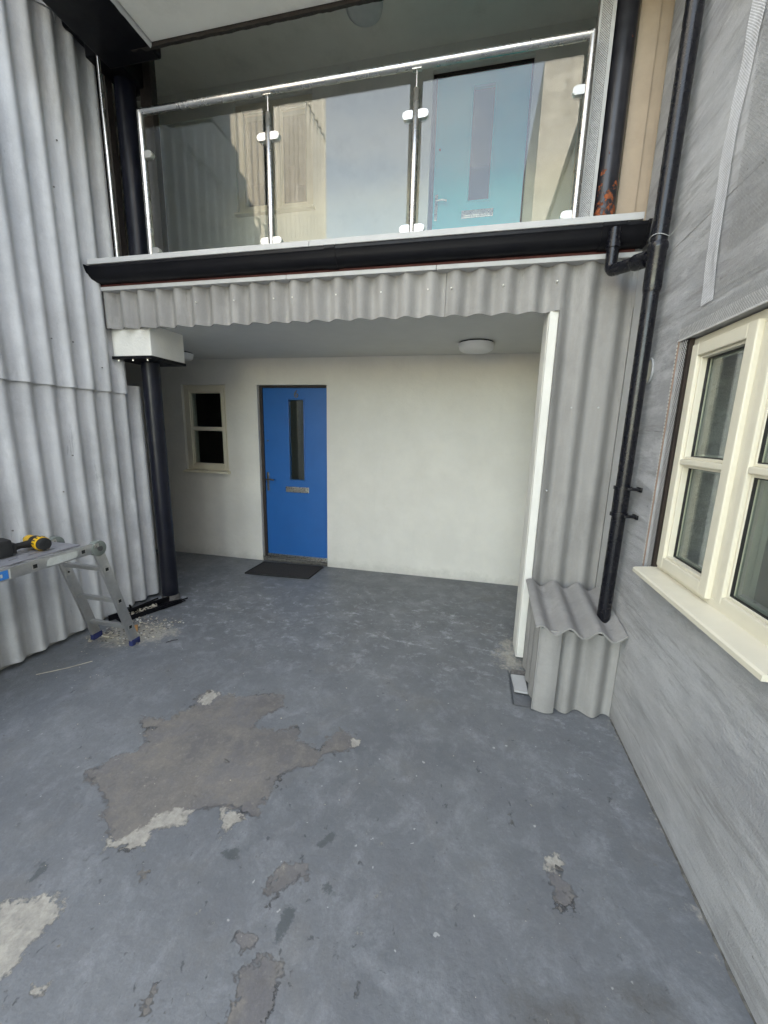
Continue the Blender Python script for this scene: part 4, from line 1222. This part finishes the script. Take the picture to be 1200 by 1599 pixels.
bm = bm_new(); prism(bm, [(1.665, 0.776), (1.69, 0.770), (1.83, 0.772), (1.848, 0.782), (1.848, 0.812), (1.69, 0.816), (1.675, 0.806)], lambda a, b, d: Vector((d, a, b)), XA + 0.0121, XA + 0.0140); obj('rail_sticker', bm, 'paleLabel', ld)
# stabiliser plate on the far leg
bm = bm_new(); box(bm, XB + 0.011, XB + 0.014, 2.02, 2.06, 0.55, 0.66, 0.001); obj('stay_plate', bm, 'clamp', ld)
for z in (0.64, 0.575):
    bm = bm_new(); tube(bm, [(XB + 0.014, 2.04, z), (XB + 0.018, 2.04, z)], 0.007, 8); obj('rivet', bm, 'gasket', ld, True)

# ------------------------------------------------------------------ drill
dr = thing('cordless_drill', 'yellow and black cordless drill lying on its side on the ladder platform', 'drill', (-2.5, 1.68, 0.836), 0, local=True)
dr.rotation_euler = (0, 0, math.radians(-14))
def seg(name, bm, mat, p=dr, s=True):
    return obj(name, bm, mat, p, s, 35)
# local: handle along +y (battery at -y), motor axis along x at +y
bm = bm_new(); box(bm, -0.055, 0.055, -0.165, -0.083, 0.002, 0.098, 0.012); bt = seg('battery', bm, 'rubber')
bm = bm_new(); box(bm, -0.045, 0.045, -0.167, -0.120, 0.094, 0.101, 0.004); seg('battery_stripe', bm, 'yellow', bt)
bm = bm_new(); box(bm, 0.0535, 0.058, -0.163, -0.125, 0.010, 0.050, 0.002); seg('battery_label', bm, 'yellow', bt)
bm = bm_new(); box(bm, -0.045, 0.042, -0.0825, -0.062, 0.010, 0.072, 0.010); seg('battery_shoe', bm, 'rubber')
bm = bm_new(); tube(bm, [(0.0, -0.065, 0.040), (-0.004, -0.03, 0.042), (-0.006, 0.02, 0.042)], 0.02, 18, radii=[0.021, 0.018, 0.023]); seg('grip', bm, 'rubber')
bm = bm_new(); tube(bm, [(-0.105, 0.05, 0.043), (-0.100, 0.05, 0.043), (-0.045, 0.05, 0.043), (-0.03, 0.05, 0.043)], 0.03, 24, radii=[0.024, 0.031, 0.034, 0.036]); seg('gearbox', bm, 'yellow')
bm = bm_new(); tube(bm, [(-0.030, 0.05, 0.043), (0.022, 0.05, 0.043)], 0.037, 24); seg('motor_housing', bm, 'rubber')
bm = bm_new(); tube(bm, [(0.018, 0.05, 0.043), (0.024, 0.05, 0.043), (0.058, 0.05, 0.043), (0.064, 0.05, 0.043)], 0.04, 24, radii=[0.038, 0.0405, 0.0405, 0.037]); seg('rear_housing', bm, 'yellow')
for i in range(5):
    bm = bm_new(); a = -0.4 + i * 0.45
    box(bm, 0.028, 0.054, -0.003, 0.003, 0.038, 0.0425, 0, Matrix.Translation((0, 0.05, 0.043)) @ Matrix.Rotation(a, 4, 'X')); seg('vent_slot', bm, 'gasket')
bm = bm_new(); tube(bm, [(0.064, 0.05, 0.043), (0.080, 0.05, 0.043), (0.086, 0.05, 0.043)], 0.036, 24, radii=[0.037, 0.035, 0.028]); seg('end_cap', bm, 'rubber')
bm = bm_new(); tube(bm, [(-0.105, 0.05, 0.043), (-0.125, 0.05, 0.043), (-0.150, 0.05, 0.043)], 0.02, 18, radii=[0.022, 0.021, 0.012]); seg('chuck', bm, 'rubber')
bm = bm_new(); box(bm, -0.036, -0.020, -0.01, 0.018, 0.034, 0.050, 0.004); seg('trigger', bm, 'gasket')
dr.location = (-2.50, 1.705, 0.8350)

# ------------------------------------------------------------------ debris at the foot of the column
def flake(bm, x, y, z, s, flat=0.25):
    k = random.randint(4, 6)
    a0 = random.random() * 6
    top, bot = [], []
    tx, ty = random.uniform(-0.35, 0.35), random.uniform(-0.35, 0.35)
    for i in range(k):
        a = a0 + 2 * PI * i / k
        r = s * random.uniform(0.6, 1.1)
        dx, dy = r * math.cos(a), r * math.sin(a) * 0.75
        dz = dx * tx + dy * ty
        top.append(bm.verts.new((x + dx * 0.85, y + dy * 0.85, z + abs(s) * 0.35 + dz + s * flat)))
        bot.append(bm.verts.new((x + dx, y + dy, max(0.0005, z + dz + abs(s) * 0.35))))
    bm.faces.new(top); bm.faces.new(list(reversed(bot)))
    for i in range(k):
        bm.faces.new((bot[i], bot[(i + 1) % k], top[(i + 1) % k], top[i]))
def rubble(name, mat, n, area, smin, smax):
    bm = bm_new()
    for _ in range(n):
        x, y = area()
        flake(bm, x, y, 0.0, random.uniform(smin, smax) * (1 if random.random() < 0.8 else 1.6))
    o = obj(name, bm, mat); o['kind'] = 'stuff'
def ar():
    t = random.random()
    y = 2.16 + 0.42 * t
    x = -2.74 + 0.42 * random.random() ** 1.1 + 0.10 * t
    return x + random.gauss(0, 0.015), y + random.gauss(0, 0.02)
rubble('rubble_chips', 'rubble', 230, ar, 0.003, 0.012)
rubble('white_chips', 'bright', 60, ar, 0.003, 0.011)
rubble('sandy_grit', 'rubble', 260, ar, 0.0015, 0.004)
rubble('grey_chips', 'darkrubble', 130, ar, 0.003, 0.013)
rubble('loose_grit', 'rubble', 120, lambda: (random.uniform(-2.8, -2.1), random.uniform(1.7, 2.7)), 0.0015, 0.004)
def ar2():
    return random.uniform(-2.3, 0.6), random.uniform(0.8, 3.2)
rubble('floor_grit', 'rubble', 70, ar2, 0.0012, 0.0035)
for i, (x, y, s, lab) in enumerate(((-2.60, 2.20, 0.034, 'broad cream chip of render beneath the ladder rung'), (-2.66, 2.12, 0.022, 'small white chip of render by the far ladder foot'), (-2.44, 2.30, 0.026, 'white chip of render just beyond the near ladder foot'))):
    bm = bm_new(); flake(bm, x, y, 0.002, s, 0.3)
    tag(obj('render_chip', bm, 'rubble'), lab, 'chip')
# black trough of flashing round the column foot
tr = thing('plastic_trough', 'black plastic channel full of rubble lying at the foot of the black column', 'channel', (-2.63, 2.7, 0))
a_, b_ = Vector((-2.735, 2.44, 0)), Vector((-2.555, 2.90, 0))
d = (b_ - a_); L_ = d.length; d.normalize(); nrm = Vector((d.y, -d.x, 0))
MT = Matrix((nrm, d, Vector((0, 0, 1)))).transposed().to_4x4(); MT.translation = a_
bm = bm_new(); box(bm, -0.055, 0.055, 0, L_, 0.001, 0.006, 0, MT); obj('base', bm, 'gutter', tr)
bm = bm_new(); box(bm, 0.052, 0.060, 0.04, L_, 0.0065, 0.045, 0.002, MT); obj('side_wall', bm, 'gutter', tr)
bm = bm_new(); box(bm, -0.062, -0.054, -0.05, L_ - 0.05, 0.0065, 0.055, 0.002, MT); obj('side_wall', bm, 'gutter', tr)
bm = bm_new(); box(bm, 0.066, 0.076, 0.26, L_ + 0.05, 0.030, 0.042, 0.002, MT); box(bm, 0.060, 0.068, 0.30, L_ + 0.03, 0.012, 0.022, 0.002, MT); obj('loose_strip', bm, 'gutter', tr)
bm = bm_new()
for _ in range(70):
    p = MT @ Vector((random.uniform(-0.045, 0.045), random.uniform(0.02, 0.32), 0))
    flake(bm, p.x, p.y, random.uniform(0.008, 0.03), random.uniform(0.006, 0.018))
obj('rubble_fill', bm, 'rubble', tr, kind='stuff')
bm = bm_new(); box(bm, -0.012, 0.012, -0.045, 0.045, 0, 0.018, 0.002, Matrix.Translation((-2.47, 2.34, 0.014)) @ Matrix.Rotation(0.7, 4, 'Z') @ Matrix.Rotation(0.2, 4, 'X'))
tag(obj('timber_offcut', bm, 'orange_wood'), 'small orange timber offcut among the rubble by the ladder foot', 'offcut')
bm = bm_new(); tube(bm, [(-2.76, 2.60, 0.02), (-2.74, 2.56, 0.09)], 0.008, 8); tube(bm, [(-2.74, 2.50, 0.05), (-2.70, 2.66, 0.06), (-2.66, 2.78, 0.07)], 0.008, 8)
tag(obj('plastic_strip', bm, 'gutter', None, True), 'broken black plastic strip leaning against the corrugated wall base', 'strip')
# twigs of wire on the floor
for i, (p, lab) in enumerate(((((-2.62, 1.72), (-2.50, 1.83), (-2.42, 1.93)), 'thin pale wire lying on the floor below the platform'), (((-2.13, 2.26), (-2.10, 2.30), (-2.075, 2.315)), 'short dark splinter on the floor right of the ladder foot'))):
    bm = bm_new(); tube(bm, [(a, b, 0.004) for a, b in p], 0.0022, 6)
    tag(obj('splinter', bm, 'rubble' if i == 0 else 'dark', None, True), lab, 'splinter')
# curled paint flakes at the rim of the bare patches
for i, (x, y, s, lab) in enumerate(((-1.468, 1.845, 0.022, 'curled dark paint flake at the top corner of the bare floor patch'), (-1.06, 1.42, 0.016, 'dark paint chip lying in the middle of the large bare patch'), (-0.82, 1.38, 0.014, 'grey paint chip in the right part of the bare patch'), (0.405, 1.287, 0.020, 'curled paint flake by the small bare spot near the grey wall'), (-0.83, 1.185, 0.014, 'curled paint flake at the point of the pale triangle in the floor'))):
    bm = bm_new(); flake(bm, x, y, 0.001, s, 0.12)
    tag(obj('paint_flake', bm, 'darkrubble'), lab, 'flake')
